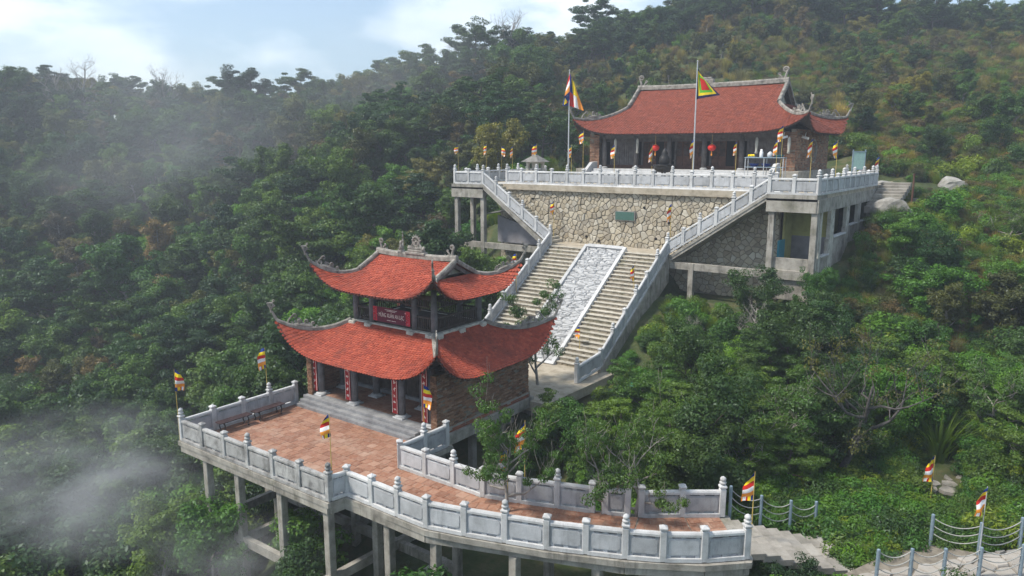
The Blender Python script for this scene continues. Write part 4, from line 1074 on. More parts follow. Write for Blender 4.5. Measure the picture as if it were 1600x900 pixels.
# room under the right wing
room = thing('basement_room', 'open concrete room with big unglazed windows under the right court wing', 'building', (-12, 46, 4.5))
mb = MB(); mb.box(-13.1, 43.0, 3.6, -10.95, 43.18, 6.0); put('front_parapet', mb, 'concrete', room)
mb = MB(); mb.cbox(-13.0, 42.88, 5.2, -10.95, 43.0, 5.32, .02); put('ledge', mb, 'concrete', room)
mb = MB(); mb.box(-11.0, 43.0, 3.8, -10.82, 46.0, 5.98); mb.box(-11.0, 46.0, 4.6, -10.82, 50.0, 6.9); mb.box(-11.0, 50.0, 5.5, -10.82, 58.0, 7.3); put('side_parapet', mb, 'concrete', room)
for y0, w in ((43.2, .5), (44.05, .35), (46.3, .9), (50.2, .8), (53.4, .8), (57.2, .9)):
    mb = MB(); mb.cbox(-11.02, y0, 4.5, -10.80, y0 + w, 8.7, .015); put('wall_pier', mb, 'plaster_cream', room)
for (y0, y1, z) in ((44.4, 46.3, 5.98), (47.2, 50.2, 6.9), (51.0, 53.4, 7.3), (54.2, 57.2, 7.3)):
    mb = MB(); mb.cbox(-11.06, y0, z - .02, -10.74, y1, z + .06, .01); put('window_sill', mb, 'granite', room)
mb = MB(); mb.box(-13.05, 46.5, 4.4, -11.02, 46.6, 6.95); put('dado_wall', mb, 'wall_grey', room)
mb = MB(); mb.box(-13.05, 46.51, 6.95, -11.02, 46.62, 9.2); put('yellow_wall', mb, 'wall_yellow', room)
mb = MB(); mb.box(-13.16, 44.97, 4.4, -13.04, 58.0, 9.2); put('inner_wall', mb, 'wall_yellow', room)
mb = MB(); mb.box(-13.1, 43.2, 4.55, -11.0, 58.0, 4.7); put('room_floor', mb, 'concrete_dark', room)
mb = MB(); mb.cbox(-12.98, 43.5, 4.7, -12.86, 44.6, 6.9, .02); put('door', mb, 'teal', room)
mb = MB()
for z in (5.9, 6.5, 7.1): mb.box(-12.4, 47.5, z, -11.5, 50, z + .12)
put('stacked_shelves', mb, 'wood_brown', room)

# ---------------------------------------------------------------- upper temple
TX0, TX1, TY0, TY1, TZ = -32.5, -15.6, 55.2, 64.1, 10.6
TCX, TCY = (TX0+TX1)/2, (TY0+TY1)/2
tem = thing('upper_temple', 'long wooden temple hall with sweeping red tiled roof above the court', 'temple', (TCX, TCY, ZU))
mb = MB(); mb.box(TX0-.6, TY0-1.2, ZU-.2, TX1+.6, TY1+.6, TZ-.01); put('platform', mb, 'concrete', tem)
for k in range(5):
    mb = MB(); mb.cbox(TX0+1.2, TY0-2.7+.3*k, ZU + .2*k - .02, TX1-1.2, TY0-1.0, ZU+.2*(k+1), .015); put('step', mb, 'granite', tem)
for x in (TX0 + .95, TX1 - .95):
    mb = MB(); mb.yprism([(TY0-3.1, ZU), (TY0-.6, ZU), (TY0-.6, TZ+.55), (TY0-1.4, TZ+.5), (TY0-2.2, TZ-.05), (TY0-3.0, ZU+.35)], x-.14, x+.14); put('stair_cheek', mb, 'granite', tem)
NB = 5; cxs = [TX0 + 1.15 + (TX1 - TX0 - 2.3) * i / NB for i in range(NB + 1)]
for x in cxs:
    mb = MB(); stone_col(mb, x, TY0 + .45, TZ, 13.5, .19); cp = put('column', mb, 'wood_grey', tem, smooth=True)
    mb = MB(); mb.lathe([(.28,-.01),(.29,.08),(.2,.13)], 14, (x, TY0+.45, TZ)); put('column_base', mb, 'granite', cp, (0,0,0), local=True)
mb = MB(); mb.box(TX0+.6, TY0+.35, 13.0, TX1-.6, TY0+.55, 13.4); put('front_beam', mb, 'wood_grey', tem)
FYT = TY0 + 1.25
mb = MB(); mb.box(TX0+.4, FYT+.1, TZ, TX1-.4, FYT+.25, 13.9); put('facade_shade_sheet', mb, 'shade_black', tem)  # solid near-black sheet, painted shade of the unlit hall behind the doors
mb = MB(); mb.box(TX0+.4, FYT-.08, 12.75, TX1-.4, FYT+.1, 13.2); put('lintel', mb, 'wood_grey', tem)
mb = MB(); mb.box(TX0+.4, FYT-.1, TZ, TX1-.4, FYT+.1, TZ+.25); put('sill_beam', mb, 'wood_brown', tem)
for i in range(NB):
    a, b = cxs[i] + .2, cxs[i+1] - .2
    if i in (0, NB-1):
        n = 12
        for k in range(n):
            x0 = a + (b-a)*k/n; mb = MB(); mb.cbox(x0+.008, FYT-.04-.01*(k%2), TZ+.25, x0+(b-a)/n-.008, FYT+.05, 12.76, .008); put('wall_board', mb, 'wood_grey', tem)
    else:
        opened = {1: (2,), 2: (), 3: (2,)}[i]; n = 4
        for k in range(n):
            if k in opened: continue
            x0, x1 = a + (b-a)*k/n + .015, a + (b-a)*(k+1)/n - .015
            mb = MB(); mb.cbox(x0, FYT-.03, TZ+.26, x1, FYT+.04, 12.74, .01); dl = put('door_leaf', mb, 'wood_brown', tem)
            mb = MB(); mb.box(x0+.1, FYT-.05, TZ+.4, x1-.1, FYT-.028, TZ+.95)
            put('lower_field', mb, 'wood_brown', dl, (0,0,0), local=True)
            mb = MB()
            m2 = 6
            for q in range(m2 + 1): xx = x0 + .1 + (x1-x0-.2)*q/m2; mb.box(xx-.015, FYT-.055, TZ+1.05, xx+.015, FYT-.028, 12.6)
            for zz in (TZ+1.05, TZ+1.5, 12.15, 12.6): mb.box(x0+.08, FYT-.058, zz-.03, x1-.08, FYT-.028, zz+.03)
            put('lattice', mb, 'wood_dark', dl, (0,0,0), local=True)
    mb = MB(); mb.cbox(a-.05, FYT-.12, TZ+.25, a+.1, FYT+.08, 12.76, .01); mb.cbox(b-.1, FYT-.12, TZ+.25, b+.05, FYT+.08, 12.76, .01); put('door_frame', mb, 'wood_grey', tem)
for sx in (-1, 1):
    xo = TX1 if sx > 0 else TX0; xi = xo - sx * .9
    mb = MB(); mb.box(min(xo,xo-sx*.4)+.01, TY0+.01, TZ-.3, max(xo,xo-sx*.4)-.01, TY1-.01, 13.55); w_ = put('end_wall', mb, 'mortar', tem)
    mb = MB(); r2 = random.Random(90+sx)
    brick_wall(mb, (xo, TY0), (xo, TY1), TZ-.3, 13.6, .34, .10, .025, (sx, 0), r2, .025)
    brick_wall(mb, (xo, TY0), (xi, TY0), TZ, 13.4, .34, .10, .025, (0, -1), r2, .025)
    stuff_part(put('bricks', mb, 'brick', w_, (0,0,0), local=True)); w_.location = -ORIG[tem]
mb = MB(); ring = [Vector((TX1+.04, TY0+4.4+.85*math.cos(a), 12.0+.85*math.sin(a))) for a in np.linspace(0, 2*math.pi, 33)]; mb.tube(ring, .07, 6, cap=False)
mb.tube([p + (Vector((TX1+.03, TY0+4.4, 12.0)) - p) * .35 for p in ring], .03, 5, cap=False)
put('round_window', mb, 'ridge_plaster', tem)
trf = Roof(TCX, TCY, 9.45, 5.45, 17.1, 13.36, 1.25, 7.0, G=6.25, tg=.34, c=.32)
rng2 = random.Random(33)
dress_roof(tem, trf, 'roof', 'roof_tile_old', .24, .17, rng2, .19, .22, 1.0, th=.16, inner=.75)
gables(tem, trf, .24, .28, .26, .85, 'roof_tile_old', rng2)
mb = MB(); mb.cbox(TCX-1.0, TCY-.15, 17.3, TCX+.4, TCY+.15, 17.75, .04); mb.cbox(TCX-.8, TCY-.12, 17.74, TCX+.2, TCY+.12, 17.9, .04); put('ridge_block', mb, 'ridge_plaster', tem)
# ---------------------------------------------------------------- flags
def height_at(x, y, v):
    lo, hi = -30.0, 60.0
    for _ in range(40):
        m = (lo + hi) / 2
        if proj((x, y, m))[1] > v: lo = m
        else: hi = m
    return lo
STR = ['flag_blue', 'flag_yellow', 'flag_red', 'flag_white', 'flag_orange']
def flag_cloth(w, h, ang, seed, furl):
    """limp five-stripe flag hanging down the pole, blue end uppermost"""
    rg = random.Random(seed); NU, NV = 8, 24; mb = MB(); d = Vector((math.cos(ang), math.sin(ang), 0)); n = Vector((-d.y, d.x, 0)); ph = rg.uniform(0, 6)
    tw = rg.uniform(-.9, .9); amp = rg.uniform(.03, .07); sk = rg.uniform(.15, .7); w *= rg.uniform(.7, .95); h *= rg.uniform(1.0, 1.2)
    def f(u, v):
        ww = w * (furl + (1 - furl) * min(1, v * 2.2 + .12)); a = tw * v
        x = u * ww; off = amp * math.sin(u * 5 + ph + v * 4) * (.4 + v) + .03 * math.sin(v * 9 + ph)
        dd = d * math.cos(a) + n * math.sin(a)
        return dd * x + n * off + Vector((0, 0, -v * h - u * sk * h * .35 * (1 - .3 * v)))
    mb.grid(f, NU, NV); k = 0
    for j in range(NV):
        for i in range(NU):
            s = int(j / NV * 6)
            mb.m[k] = s if s < 5 else [0, 1, 2, 3, 4][min(4, int(i / NU * 5))]; k += 1
    return mb
def flag(label, x, y, zb, vtop, seed, w=.40, h=.85, furl=.35, ang=None, pole='bamboo', r=.016, lean=(0, 0), group=None):
    zt = height_at(x, y, vtop); root = thing('stripe_flag', label, 'flag', (x, y, zb), group)
    top = Vector((x + lean[0], y + lean[1], zt)); mb = MB()
    mb.tube([(x, y, zb), (x + lean[0]*.5, y + lean[1]*.5, (zb+zt)/2), tuple(top)], [r*1.2, r, r*.7], 6); put('pole', mb, pole, root)
    a = YAW + math.pi * (1 if seed % 2 else 0) + (seed * .37 % .9 - .45) if ang is None else ang
    c = put('cloth', flag_cloth(w, h, a, seed, furl), STR, root, tuple(top), smooth=True)
    return root
FL = [('striped flag on a bamboo pole at the left corner of the lower terrace', -28.85, 15.55, 0, 577, 1, {'ang': YAW + .1}),
 ('striped flag on a bamboo pole behind the benches by the pavilion', -28.95, 20.0, 0, 543, 2, {'ang': YAW + 3.3}),
 ('striped flag on a thin pole at the front corner of the lower terrace', XR, YF + .16, 0, 646, 3, {'furl': .3}),
 ('wide striped flag leaning beside the brick wall corner of the pavilion', -20.35, 21.45, .15, 602, 4, {'w': .55, 'ang': YAW}),
 ('striped flag on a tall bamboo pole behind the inner walkway railing', -14.0, 19.75, -.5, 657, 5, {'furl': .25}),
 ('narrow striped flag on a bamboo pole beside the tree in the walkway', -14.0, 18.75, 0, 703, 7, {'ang': YAW + 3.0}),
 ('striped flag on a pole where the walkway meets the rope fence', -6.85, 22.2, -.3, 737, 9, {'ang': YAW + 3.1, 'w': .5}),
 ('striped flag above the bushes near the path on the far right', -2.7, 29.6, -.6, 712, 11, {'ang': YAW + 3.2}),
 ('striped flag on a grey post of the rope fence beside the paved path', -.9, 26.2, -.6, 760, 13, {'pole': 'pole_grey'}),
 ('striped flag at the foot of the wide staircase', -21.4, 35.6, .8, 510, 15, {'h': .75, 'furl': .25}),
 ('striped flag halfway up the right steps of the wide staircase', -20.35, 40.1, 3.6, 414, 17, {'h': .8}),
 ('striped flag on the left side flight against the rubble wall', -29.0, 44.4, 6.0, 313, 19, {'h': .8, 'furl': .25}),
 ('striped flag on the right side flight against the rubble wall', -20.1, 44.5, 5.6, 318, 21, {'h': .95}),
 ('striped flag behind the raised right corner of the upper pavilion roof', -28.1, 38.6, 2.9, 396, 23, {'h': .8}),
 ('leftmost small striped flag beyond the upper court', -43.5, 51.0, 8.2, 227, 25, {'h': .65}),
 ('second small striped flag from the left beyond the upper court', -41.5, 52.5, 8.6, 225, 27, {'h': .75}),
 ('broad small striped flag third from the left beyond the upper court', -40.2, 53.0, 8.8, 229, 28, {'h': .75, 'w': .5}),
 ('narrow small striped flag fourth from the left beyond the upper court', -39.0, 53.0, 9, 228, 31, {'h': .9, 'w': .3}),
 ('striped flag behind the little stone shrine on the upper court', -35.4, 51.5, 9.6, 224, 33, {'h': .85, 'w': .5}),
 ('striped flag beside the tall left flagpole of the upper court', -31.9, 51.3, 9.6, 226, 35, {'h': .8}),
 ('striped flag beside the left end of the temple steps', -31.6, 52.6, 9.6, 204, 37, {'h': .85, 'w': .5}),
 ('striped flag in front of the left plank bay of the temple', -28.4, 52.0, 9.6, 226, 39, {'h': .9}),
 ('narrow striped flag beside the incense burner', -25.0, 51.6, 9.6, 225, 41, {'h': 1.05, 'w': .3}),
 ('half-furled striped flag at the foot of the tall right flagpole', -19.6, 46.4, 9.6, 217, 43, {'h': 1.0, 'w': .3}),
 ('thin striped flag in front of the open right temple doors', -18.5, 51.3, 9.6, 221, 45, {'h': .9, 'w': .3}),
 ('higher striped flag beside the right end of the temple steps', -15.5, 51.6, 9.6, 196, 47, {'h': .95}),
 ('small striped flag left of the offerings table end', -15.6, 50.9, 9.6, 218, 49, {'h': .95, 'w': .3}),
 ('striped flag in front of the brick end wall of the temple', -13.4, 51.0, 9.6, 216, 51, {'h': 1.0, 'w': .5}),
 ('striped flag right of the round window on the court wing', -12.4, 53.4, 9.6, 219, 53, {'h': 1.0, 'w': .55}),
 ('striped flag at the back corner of the right court wing', -10.9, 59.3, 9.4, 244, 55, {'h': .95})]
for lb, x, y, zb, vt, sd, kw in FL: flag(lb, x, y, zb, vt, sd, group='five-striped flags around the temple grounds', **kw)

def flagpole(label, x, y, z0, vtop, cloth, mats):
    zt = height_at(x, y, vtop); root = thing('flagpole', label, 'flagpole', (x, y, z0)); mb = MB()
    mb.tube([(x, y, z0), (x, y, zt)], [.06, .035], 8); mb.lathe([(.16,0),(.16,.1),(.08,.14)], 10, (x, y, z0)); mb.lathe([(.03,0),(.06,.05),(.02,.11)], 8, (x, y, zt)); put('pole', mb, 'pole_grey', root)
    put('cloth', cloth, mats, root, (x, y, zt - .12), smooth=True); return root
# large five-stripe flag, folded on itself
mb = MB(); A = YAW
def big1(u, v):
    d = Vector((math.cos(A), math.sin(A), 0)); n = Vector((-d.y, d.x, 0))
    if u < .22: x = -.55 * u / .22 * (.35 + .65 * v); z = -.5 * (1 - v) - v * 2.2 - .35 * (u / .22)
    else: uu = (u - .22) / .78; x = 1.15 * uu * (.4 + .6 * v) ; z = -2.5 * v - uu * (1.0 - .6 * v)
    return d * x + n * (.10 * math.sin(u * 14 + v * 3)) + Vector((0, 0, z))
mb.grid(big1, 24, 16); k = 0
for j in range(16):
    for i in range(24):
        u = i / 24
        w_ = min(5, int((u - .22) / .78 * 6))
        mb.m[k] = ([2, 3, 4][int(j / 9 * 3)] if j < 9 else [0, 1, 2][min(2, int((1 - u / .22) * 3))]) if u < .22 else ([0, 0, 1, 1, 1, 4][w_] if j < 9 else [2, 2, 3, 3, 4, 4][w_]); k += 1
flagpole('tall grey flagpole with a large five-stripe flag left of the temple', -32.0, 51.0, ZU, 111, mb, STR)
mb = MB()
def big2(u, v):
    d = Vector((math.cos(A - .2), math.sin(A - .2), 0)); n = Vector((-d.y, d.x, 0))
    x = 1.5 * u * (.22 + .78 * v); z = -.15 - 2.05 * v * (1 - .12 * u) - .75 * u * (1 - v) * .9
    return d * x + n * (.07 * math.sin(u * 6 + v * 2)) + Vector((0, 0, z))
mb.grid(big2, 22, 22); k = 0
for j in range(22):
    for i in range(22):
        e = min(i, j, 21 - i, 21 - j); mb.m[k] = 0 if e < 2 else 1 if e < 4 else 2 if e < 6 else 3; k += 1
flagpole('tall grey flagpole with a square red-centred festival flag before the temple', -19.8, 47.0, ZU, 97, mb, ['flag_navy', 'flag_yellow', 'flag_green', 'flag_red'])

# ---------------------------------------------------------------- benches
def bench(label, x, y):
    root = thing('bench', label, 'bench', (x, y, 0), 'benches along the left terrace railing')
    for k in range(3):
        mb = MB(); mb.cbox(x-.21+.145*k, y-.78, .43, x-.21+.145*k+.13, y+.78, .475, .008); put('seat_slat', mb, 'bench_brown', root)
    for sy in (-1, 1):
        yy = y + sy * .58; mb = MB()
        for sx in (-1, 1): mb.tube([(x+sx*.06, yy, .42), (x+sx*.20, yy, .34), (x+sx*.21, yy, .18), (x+sx*.13, yy, .07), (x+sx*.22, yy, .0)], .024, 6)
        mb.tube([(x-.2, yy, .41), (x+.2, yy, .41)], .02, 6); put('leg', mb, 'iron', root)
bench('dark brown backless bench nearer the terrace corner', -28.25, 17.75); bench('dark brown backless bench nearer the pavilion steps', -28.25, 19.5)

# ---------------------------------------------------------------- upper court furniture
x, y = -34.5, 50.0
sh = thing('stone_shrine', 'little square stone shrine with a tiered roof on the upper court', 'shrine', (x, y, ZU))
mb = MB(); mb.cbox(x-.75, y-.75, ZU, x+.75, y+.75, ZU+.7, .03); mb.cbox(x-.6, y-.6, ZU+.7, x+.6, y+.6, ZU+.85, .02); put('base', mb, 'plaster_cream', sh)
mb = MB()
for sx in (-1, 1):
    for sy in (-1, 1): mb.cbox(x+sx*.42-.12, y+sy*.42-.12, ZU+.84, x+sx*.42+.12, y+sy*.42+.12, ZU+1.45, .02)
mb.box(x-.2, y-.2, ZU+.84, x+.2, y+.2, ZU+1.4); mb.cbox(x-.56, y-.56, ZU+1.44, x+.56, y+.56, ZU+1.56, .02); put('body', mb, 'plaster_cream', sh)
mb = MB()
for r0, r1, z0, z1 in ((.85,.6,1.55,1.72),(.62,.3,1.72,1.95),(.3,.12,1.95,2.1)):
    vs = [(x-r0,y-r0,ZU+z0),(x+r0,y-r0,ZU+z0),(x+r0,y+r0,ZU+z0),(x-r0,y+r0,ZU+z0),(x-r1,y-r1,ZU+z1),(x+r1,y-r1,ZU+z1),(x+r1,y+r1,ZU+z1),(x-r1,y+r1,ZU+z1)]
    mb.add(vs, [(0,3,2,1),(4,5,6,7),(0,1,5,4),(1,2,6,5),(2,3,7,6),(3,0,4,7)])
put('roof', mb, 'concrete_dark', sh)
x, y = -23.9, 51.3
ub = thing('incense_burner', 'dark bronze incense burner on legs before the temple doors', 'incense burner', (x, y, ZU))
mb = MB(); mb.lathe([(.35,.85),(.62,.95),(.72,1.15),(.70,1.3),(.78,1.38),(.74,1.42),(.6,1.38)], 16, (x, y, ZU)); put('bowl', mb, 'iron', ub, smooth=True)
for a in (0.6, 2.17, 3.74, 5.31):
    mb = MB(); cx_, cy_ = x + .5*math.cos(a), y + .5*math.sin(a); mb.tube([(cx_, cy_, ZU+1.0), (cx_+.16*math.cos(a), cy_+.16*math.sin(a), ZU+.6), (cx_+.05*math.cos(a), cy_+.05*math.sin(a), ZU+.3), (cx_+.16*math.cos(a), cy_+.16*math.sin(a), ZU)], [.09,.07,.06,.09], 7); put('leg', mb, 'iron', ub)
for sg in (-1, 1):
    mb = MB(); mb.tube([(x+sg*.68, y, ZU+1.2), (x+sg*.95, y, ZU+1.35), (x+sg*.9, y, ZU+1.75), (x+sg*.72, y, ZU+1.7)], .045, 6); put('handle', mb, 'iron', ub)
mb = MB(); mb.lathe([(.3,1.38),(.42,1.6),(.36,1.95),(.2,2.15),(.24,2.25),(.05,2.6)], 12, (x, y+.1, ZU)); put('lid', mb, 'iron', ub, smooth=True)
for i, (x, lb) in enumerate(((-26.35, 'round red lantern hanging beside the left temple doors'), (-21.7, 'round red lantern hanging beside the central temple doors'))):
    y = TY0 - .3; z = 12.25
    ln = thing('red_lantern', lb, 'lantern', (x, y, z), 'red lanterns under the temple eaves')
    mb = MB(); mb.lathe([(.10,-.24),(.24,-.17),(.32,-.02),(.30,.1),(.18,.22),(.09,.25)], 14, (x, y, z)); put('shade', mb, 'lantern_red', ln, smooth=True)
    mb = MB(); mb.tube([(x, y, z+.24), (x, y, z+1.15)], .012, 5); mb.lathe([(.06,.24),(.05,.3)], 8, (x, y, z)); put('cord', mb, 'gold', ln)
    mb = MB(); mb.lathe([(.03,-.62),(.06,-.55),(.025,-.26),(.02,-.24)], 7, (x, y, z)); put('tassel', mb, 'flag_orange', ln)
for i, (x, lb) in enumerate(((-29.9, 'pale paper streamer hanging under the left temple eaves'), (-27.9, 'pale paper streamer hanging before the plank bay'), (-18.3, 'pale paper streamer hanging by the open right doors'), (-16.0, 'pale paper streamer hanging by the brick pier'))):
    y = TY0 - .35; root = thing('paper_streamer', lb, 'streamer', (x, y, 12), 'streamers under the temple eaves'); mb = MB()
    mb.lathe([(.02,0),(.10,-.12),(.12,-.5),(.08,-.95),(.13,-1.15),(.02,-1.2)], 8, (x, y, 13.0)); put('paper', mb, 'plaster_cream', root, smooth=True)
    mb = MB(); mb.tube([(x,y,13.0),(x,y,13.45)], .01, 4); put('cord', mb, 'iron', root)
# offerings table
x0, x1, y = -18.0, -15.3, 51.9; zt_ = 10.9
tb = thing('offering_table', 'grey metal two-shelf table near the right temple doors', 'table', ((x0+x1)/2, y, ZU))
mb = MB(); mb.cbox(x0, y-.35, zt_+.62, x1, y+.35, zt_+.68, .01); put('table_top', mb, 'steel_blue', tb)
mb = MB(); mb.cbox(x0+.05, y-.32, zt_-.02, x1-.05, y+.32, zt_+.03, .01); put('shelf', mb, 'steel_blue', tb)
for xx in (x0+.06, (x0+x1)/2, x1-.06):
    for yy in (y-.3, y+.3): mb = MB(); mb.tube([(xx,yy,ZU),(xx,yy,zt_+.63)], .03, 6); put('leg', mb, 'pole_grey', tb)
items = [(-17.6,'yellow fruit tray on the offering table','flag_yellow','tray'),(-16.95,'white thermos on the offering table','white_plastic','thermos'),(-16.35,'grey kettle on the offering table','pole_grey','kettle'),(-15.75,'teal basin on the offering table','teal','basin')]
for xx, lb, mt, kd in items:
    root = thing(kd, lb, kd, (xx, y, zt_+.68)); mb = MB()
    if kd == 'tray':
        mb.cbox(xx-.3, y-.2, zt_+.68, xx+.3, y+.2, zt_+.72, .008); put('dish', mb, 'steel_blue', root)
        for q in range(9): mb = MB(); a = q*.7; mb.lathe([(.01,0),(.07,.04),(.085,.09),(.06,.15),(.01,.18)], 8, (xx+.2*math.cos(a)*(q%3)/2, y+.13*math.sin(a), zt_+.70)); put('fruit', mb, mt, root, smooth=True)
    elif kd == 'thermos': mb.lathe([(.11,0),(.12,.03),(.12,.34),(.08,.42),(.08,.52),(.05,.54)], 12, (xx,y,zt_+.68)); put('body', mb, mt, root, smooth=True)
    elif kd == 'kettle':
        mb.lathe([(.16,0),(.2,.06),(.2,.26),(.1,.34),(.03,.4)], 12, (xx,y,zt_+.68)); put('body', mb, mt, root, smooth=True)
        mb = MB(); mb.tube([(xx-.16,y,zt_+.95),(xx-.1,y,zt_+1.13),(xx+.1,y,zt_+1.13),(xx+.16,y,zt_+.95)], .015, 5); put('handle', mb, 'iron', root)
    else: mb.lathe([(.2,0),(.36,.14),(.38,.16),(.35,.16),(.2,.03)], 16, (xx,y,zt_+.68)); put('body', mb, mt, root, smooth=True)
for k, xx in enumerate((-17.4, -16.6)):
    root = thing('basin', ('blue basin on the lower table shelf at its left' , 'blue basin on the lower table shelf at its middle')[k], 'basin', (xx, y, zt_+.03)); mb = MB()
    mb.lathe([(.2,0),(.32,.2),(.34,.22),(.31,.22),(.19,.03)], 16, (xx,y,zt_+.03)); put('body', mb, 'flag_blue', root, smooth=True)
# cameras under the eave corner
for k, (xx, yy, an, lb) in enumerate(((-16.4, TY0 - .35, -2.4, 'white security camera pointing left under the temple eave corner'), (TX1 + .35, TY0 + .9, -.5, 'white security camera pointing right on the temple side wall'))):
    root = thing('security_camera', lb, 'camera', (xx, yy, 13.0)); d = Vector((math.cos(an), math.sin(an), -.25))
    mb = MB(); mb.obox(Vector((xx, yy, 12.95)), d, .28, .07, .075); put('housing', mb, 'white_plastic', root)
    mb = MB(); mb.tube([(xx, yy, 13.0), (xx, yy, 13.15), (xx, yy+.15, 13.3)], .025, 6); put('bracket', mb, 'white_plastic', root)
# information board
x, y = -11.6, 56.2
sg_ = thing('notice_board', 'pale green notice board on two posts behind the right court railing', 'sign', (x, y, ZU))
for dx in (-.42, .42): mb = MB(); mb.tube([(x+dx*_ct, y+dx*_st, ZU), (x+dx*_ct, y+dx*_st, ZU+2.5)], .045, 8); put('post', mb, 'steel_blue', sg_)
mb = MB(); mb.obox((x, y, ZU+1.75), (_ct, _st, 0), .42, .03, .6); put('panel', mb, 'sign_glass', sg_)
mb = MB(); mb.obox((x, y, ZU+2.36), (_ct, _st, 0), .46, .05, .03); mb.obox((x, y, ZU+1.15), (_ct, _st, 0), .46, .05, .03); put('frame', mb, 'steel_blue', sg_)
# dark post by the hill steps
x, y = -8.2, 57.0; g_ = ground(x, y); root = thing('iron_post', 'rusty dark iron post beside the hillside steps', 'post', (x, y, g_)); mb = MB(); mb.tube([(x,y,g_-.3),(x,y,g_+2.3)], [.07,.06], 8); mb.lathe([(.09,0),(.09,.05)], 8, (x,y,g_+2.28)); put('shaft', mb, 'wood_brown', root)
# bin
x, y = -16.6, 32.9; g_ = ground(x, y); root = thing('litter_bin', 'green lidded litter bin among bushes right of the staircase foot', 'bin', (x, y, g_))
mb = MB(); mb.cbox(x-.23, y-.22, g_+.15, x+.23, y+.22, g_+.75, .04); put('body', mb, 'bin_green', root)
mb = MB(); mb.cbox(x-.28, y-.26, g_+.75, x+.28, y+.26, g_+.92, .05); put('lid', mb, 'bin_green', root)
for sx in (-1, 1): mb = MB(); mb.tube([(x+sx*.25,y,g_-.2),(x+sx*.25,y,g_+.7)], .025, 6); put('leg', mb, 'iron', root)

# ---------------------------------------------------------------- rope fences, paths and steps on the right
def rope_fence(label, pts, h=1.0):
    root = thing('rope_fence', label, 'fence', pts[0])
    for (x, y, z) in pts:
        mb = MB(); mb.lathe([(.055,-.3),(.055,h),(.05,h+.03),(.01,h+.05)], 10, (x, y, z)); put('post', mb, 'steel_blue', root, smooth=False)
    for a, b in zip(pts[:-1], pts[1:]):
        for hh in (.92, .66, .40):
            P0, P1 = Vector(a) + Vector((0,0,hh)), Vector(b) + Vector((0,0,hh)); mb = MB()
            mb.tube([P0.lerp(P1, t) - Vector((0,0,.22 * 4 * t * (1-t))) for t in np.linspace(0, 1, 11)], .017, 6); put('rope', mb, 'rope', root, smooth=True)
rope_fence('rope and post fence beside the steps at the walkway end', [(-7.87,23.05,-.05),(-7.1,23.9,-.5),(-6.35,24.75,-.8),(-5.7,25.5,-.95)])
rope_fence('rope and post fence along the back edge of the paved path', [(-2.25,26.1,-.62),(-.93,26.35,-.6),(.1,27.4,-.55),(1.3,28.6,-.5)])
rope_fence('rope and post fence along the front edge of the paved path', [(-3.25,22.75,-.6),(-2.45,23.4,-.6),(-1.65,24.0,-.6),(-.8,24.7,-.6),(.2,25.6,-.58)], .95)
rg = random.Random(8)
steps_ = thing('garden_steps', 'rough stone steps leading down from the tiled walkway', 'steps', (-7, 22, -1))
for k in range(8):
    t = k / 7; cx_, cy_ = -7.0 + 2.3*t, 21.95 + 2.1*t; z = -.06 - .125 * k
    for q in range(3):
        mb = MB(); w = .42; a = (q - 1) * .78
        p = (cx_ - .60*a, cy_ + .66*a, z); mb.obox((p[0], p[1], z - .1 + rg.uniform(-.02,.02)), (.74+rg.uniform(-.06,.06), .67, 0), .27, .375, .1); put('slab', mb, 'slab_path', steps_)
path = MB(); pr = [(-4.3,22.2),(-2.5,20.3),(-.5,20.8),(2.2,23.6),(5.5,27.5),(3.0,30.6),(.15,27.6),(-.85,26.5),(-2.3,26.2),(-3.3,24.6)]
path.prism(pr, -1.2, -.68); PATH = pr; pth = put('path', path, 'mortar'); tag(pth, 'flagstone path with steps on the far right', kind='structure')
for c in voronoi(-4.5, 20, 5.5, 31, .62, .55, .40, rg):
    hull = [(-4.3,22.2),(-2.5,20.3),(-.5,20.8),(2.2,23.6),(5.5,27.5),(3.0,30.6),(.15,27.6)]
    p = clip_convex(c, hull); p = simplify(inset(p, .022), .04) if len(p) >= 3 else []
    if len(p) < 3 or area(p) < .03: continue
    cx_, cy_ = sum(q[0] for q in p)/len(p), sum(q[1] for q in p)/len(p)
    mb = MB(); stone_mesh(mb, p, (lambda cx_, cy_: lambda a, b, h: (a - cx_, b - cy_, h))(cx_, cy_), rg.uniform(.05, .09), rg, .88); put('flagstone', mb, 'flagstone', pth, (cx_, cy_, -.68))
up_path = [(-17.5,33.2,-.25),(-14,31.8,-.55),(-10.5,31.2,-.6),(-7.5,31.6,-.5),(-4.5,32.0,-.3),(-2.0,32.0,-.05),(.5,32.6,.15),(3,33.6,.4)]
p2 = thing('stepping_path', 'pale stepping stone path winding behind the bushes on the right', 'path', up_path[0])
for a, b in zip(up_path[:-1], up_path[1:]):
    L = math.hypot(b[0]-a[0], b[1]-a[1]); n = max(2, int(L / .62))
    for i in range(n):
        t = (i + .5) / n; cx_, cy_ = a[0] + (b[0]-a[0])*t, a[1] + (b[1]-a[1])*t; zz = ground(cx_, cy_) + .07
        for q in (-1, 0, 1):
            nv = [(cx_ + rg.uniform(-.05,.05) - (b[1]-a[1])/L*q*.62 + math.cos(g)*.33*rg.uniform(.85,1.1), cy_ + (b[0]-a[0])/L*q*.62 + math.sin(g)*.31*rg.uniform(.85,1.1)) for g in np.linspace(0, 6.283, 8)[:-1]]
            mb = MB(); mb.prism(nv, zz - .14, zz + rg.uniform(-.02,.02)); put('slab', mb, 'slab_path', p2)
hs = thing('hill_steps', 'stone steps climbing the hillside behind the right court wing', 'steps', (-9.6, 58, 9))
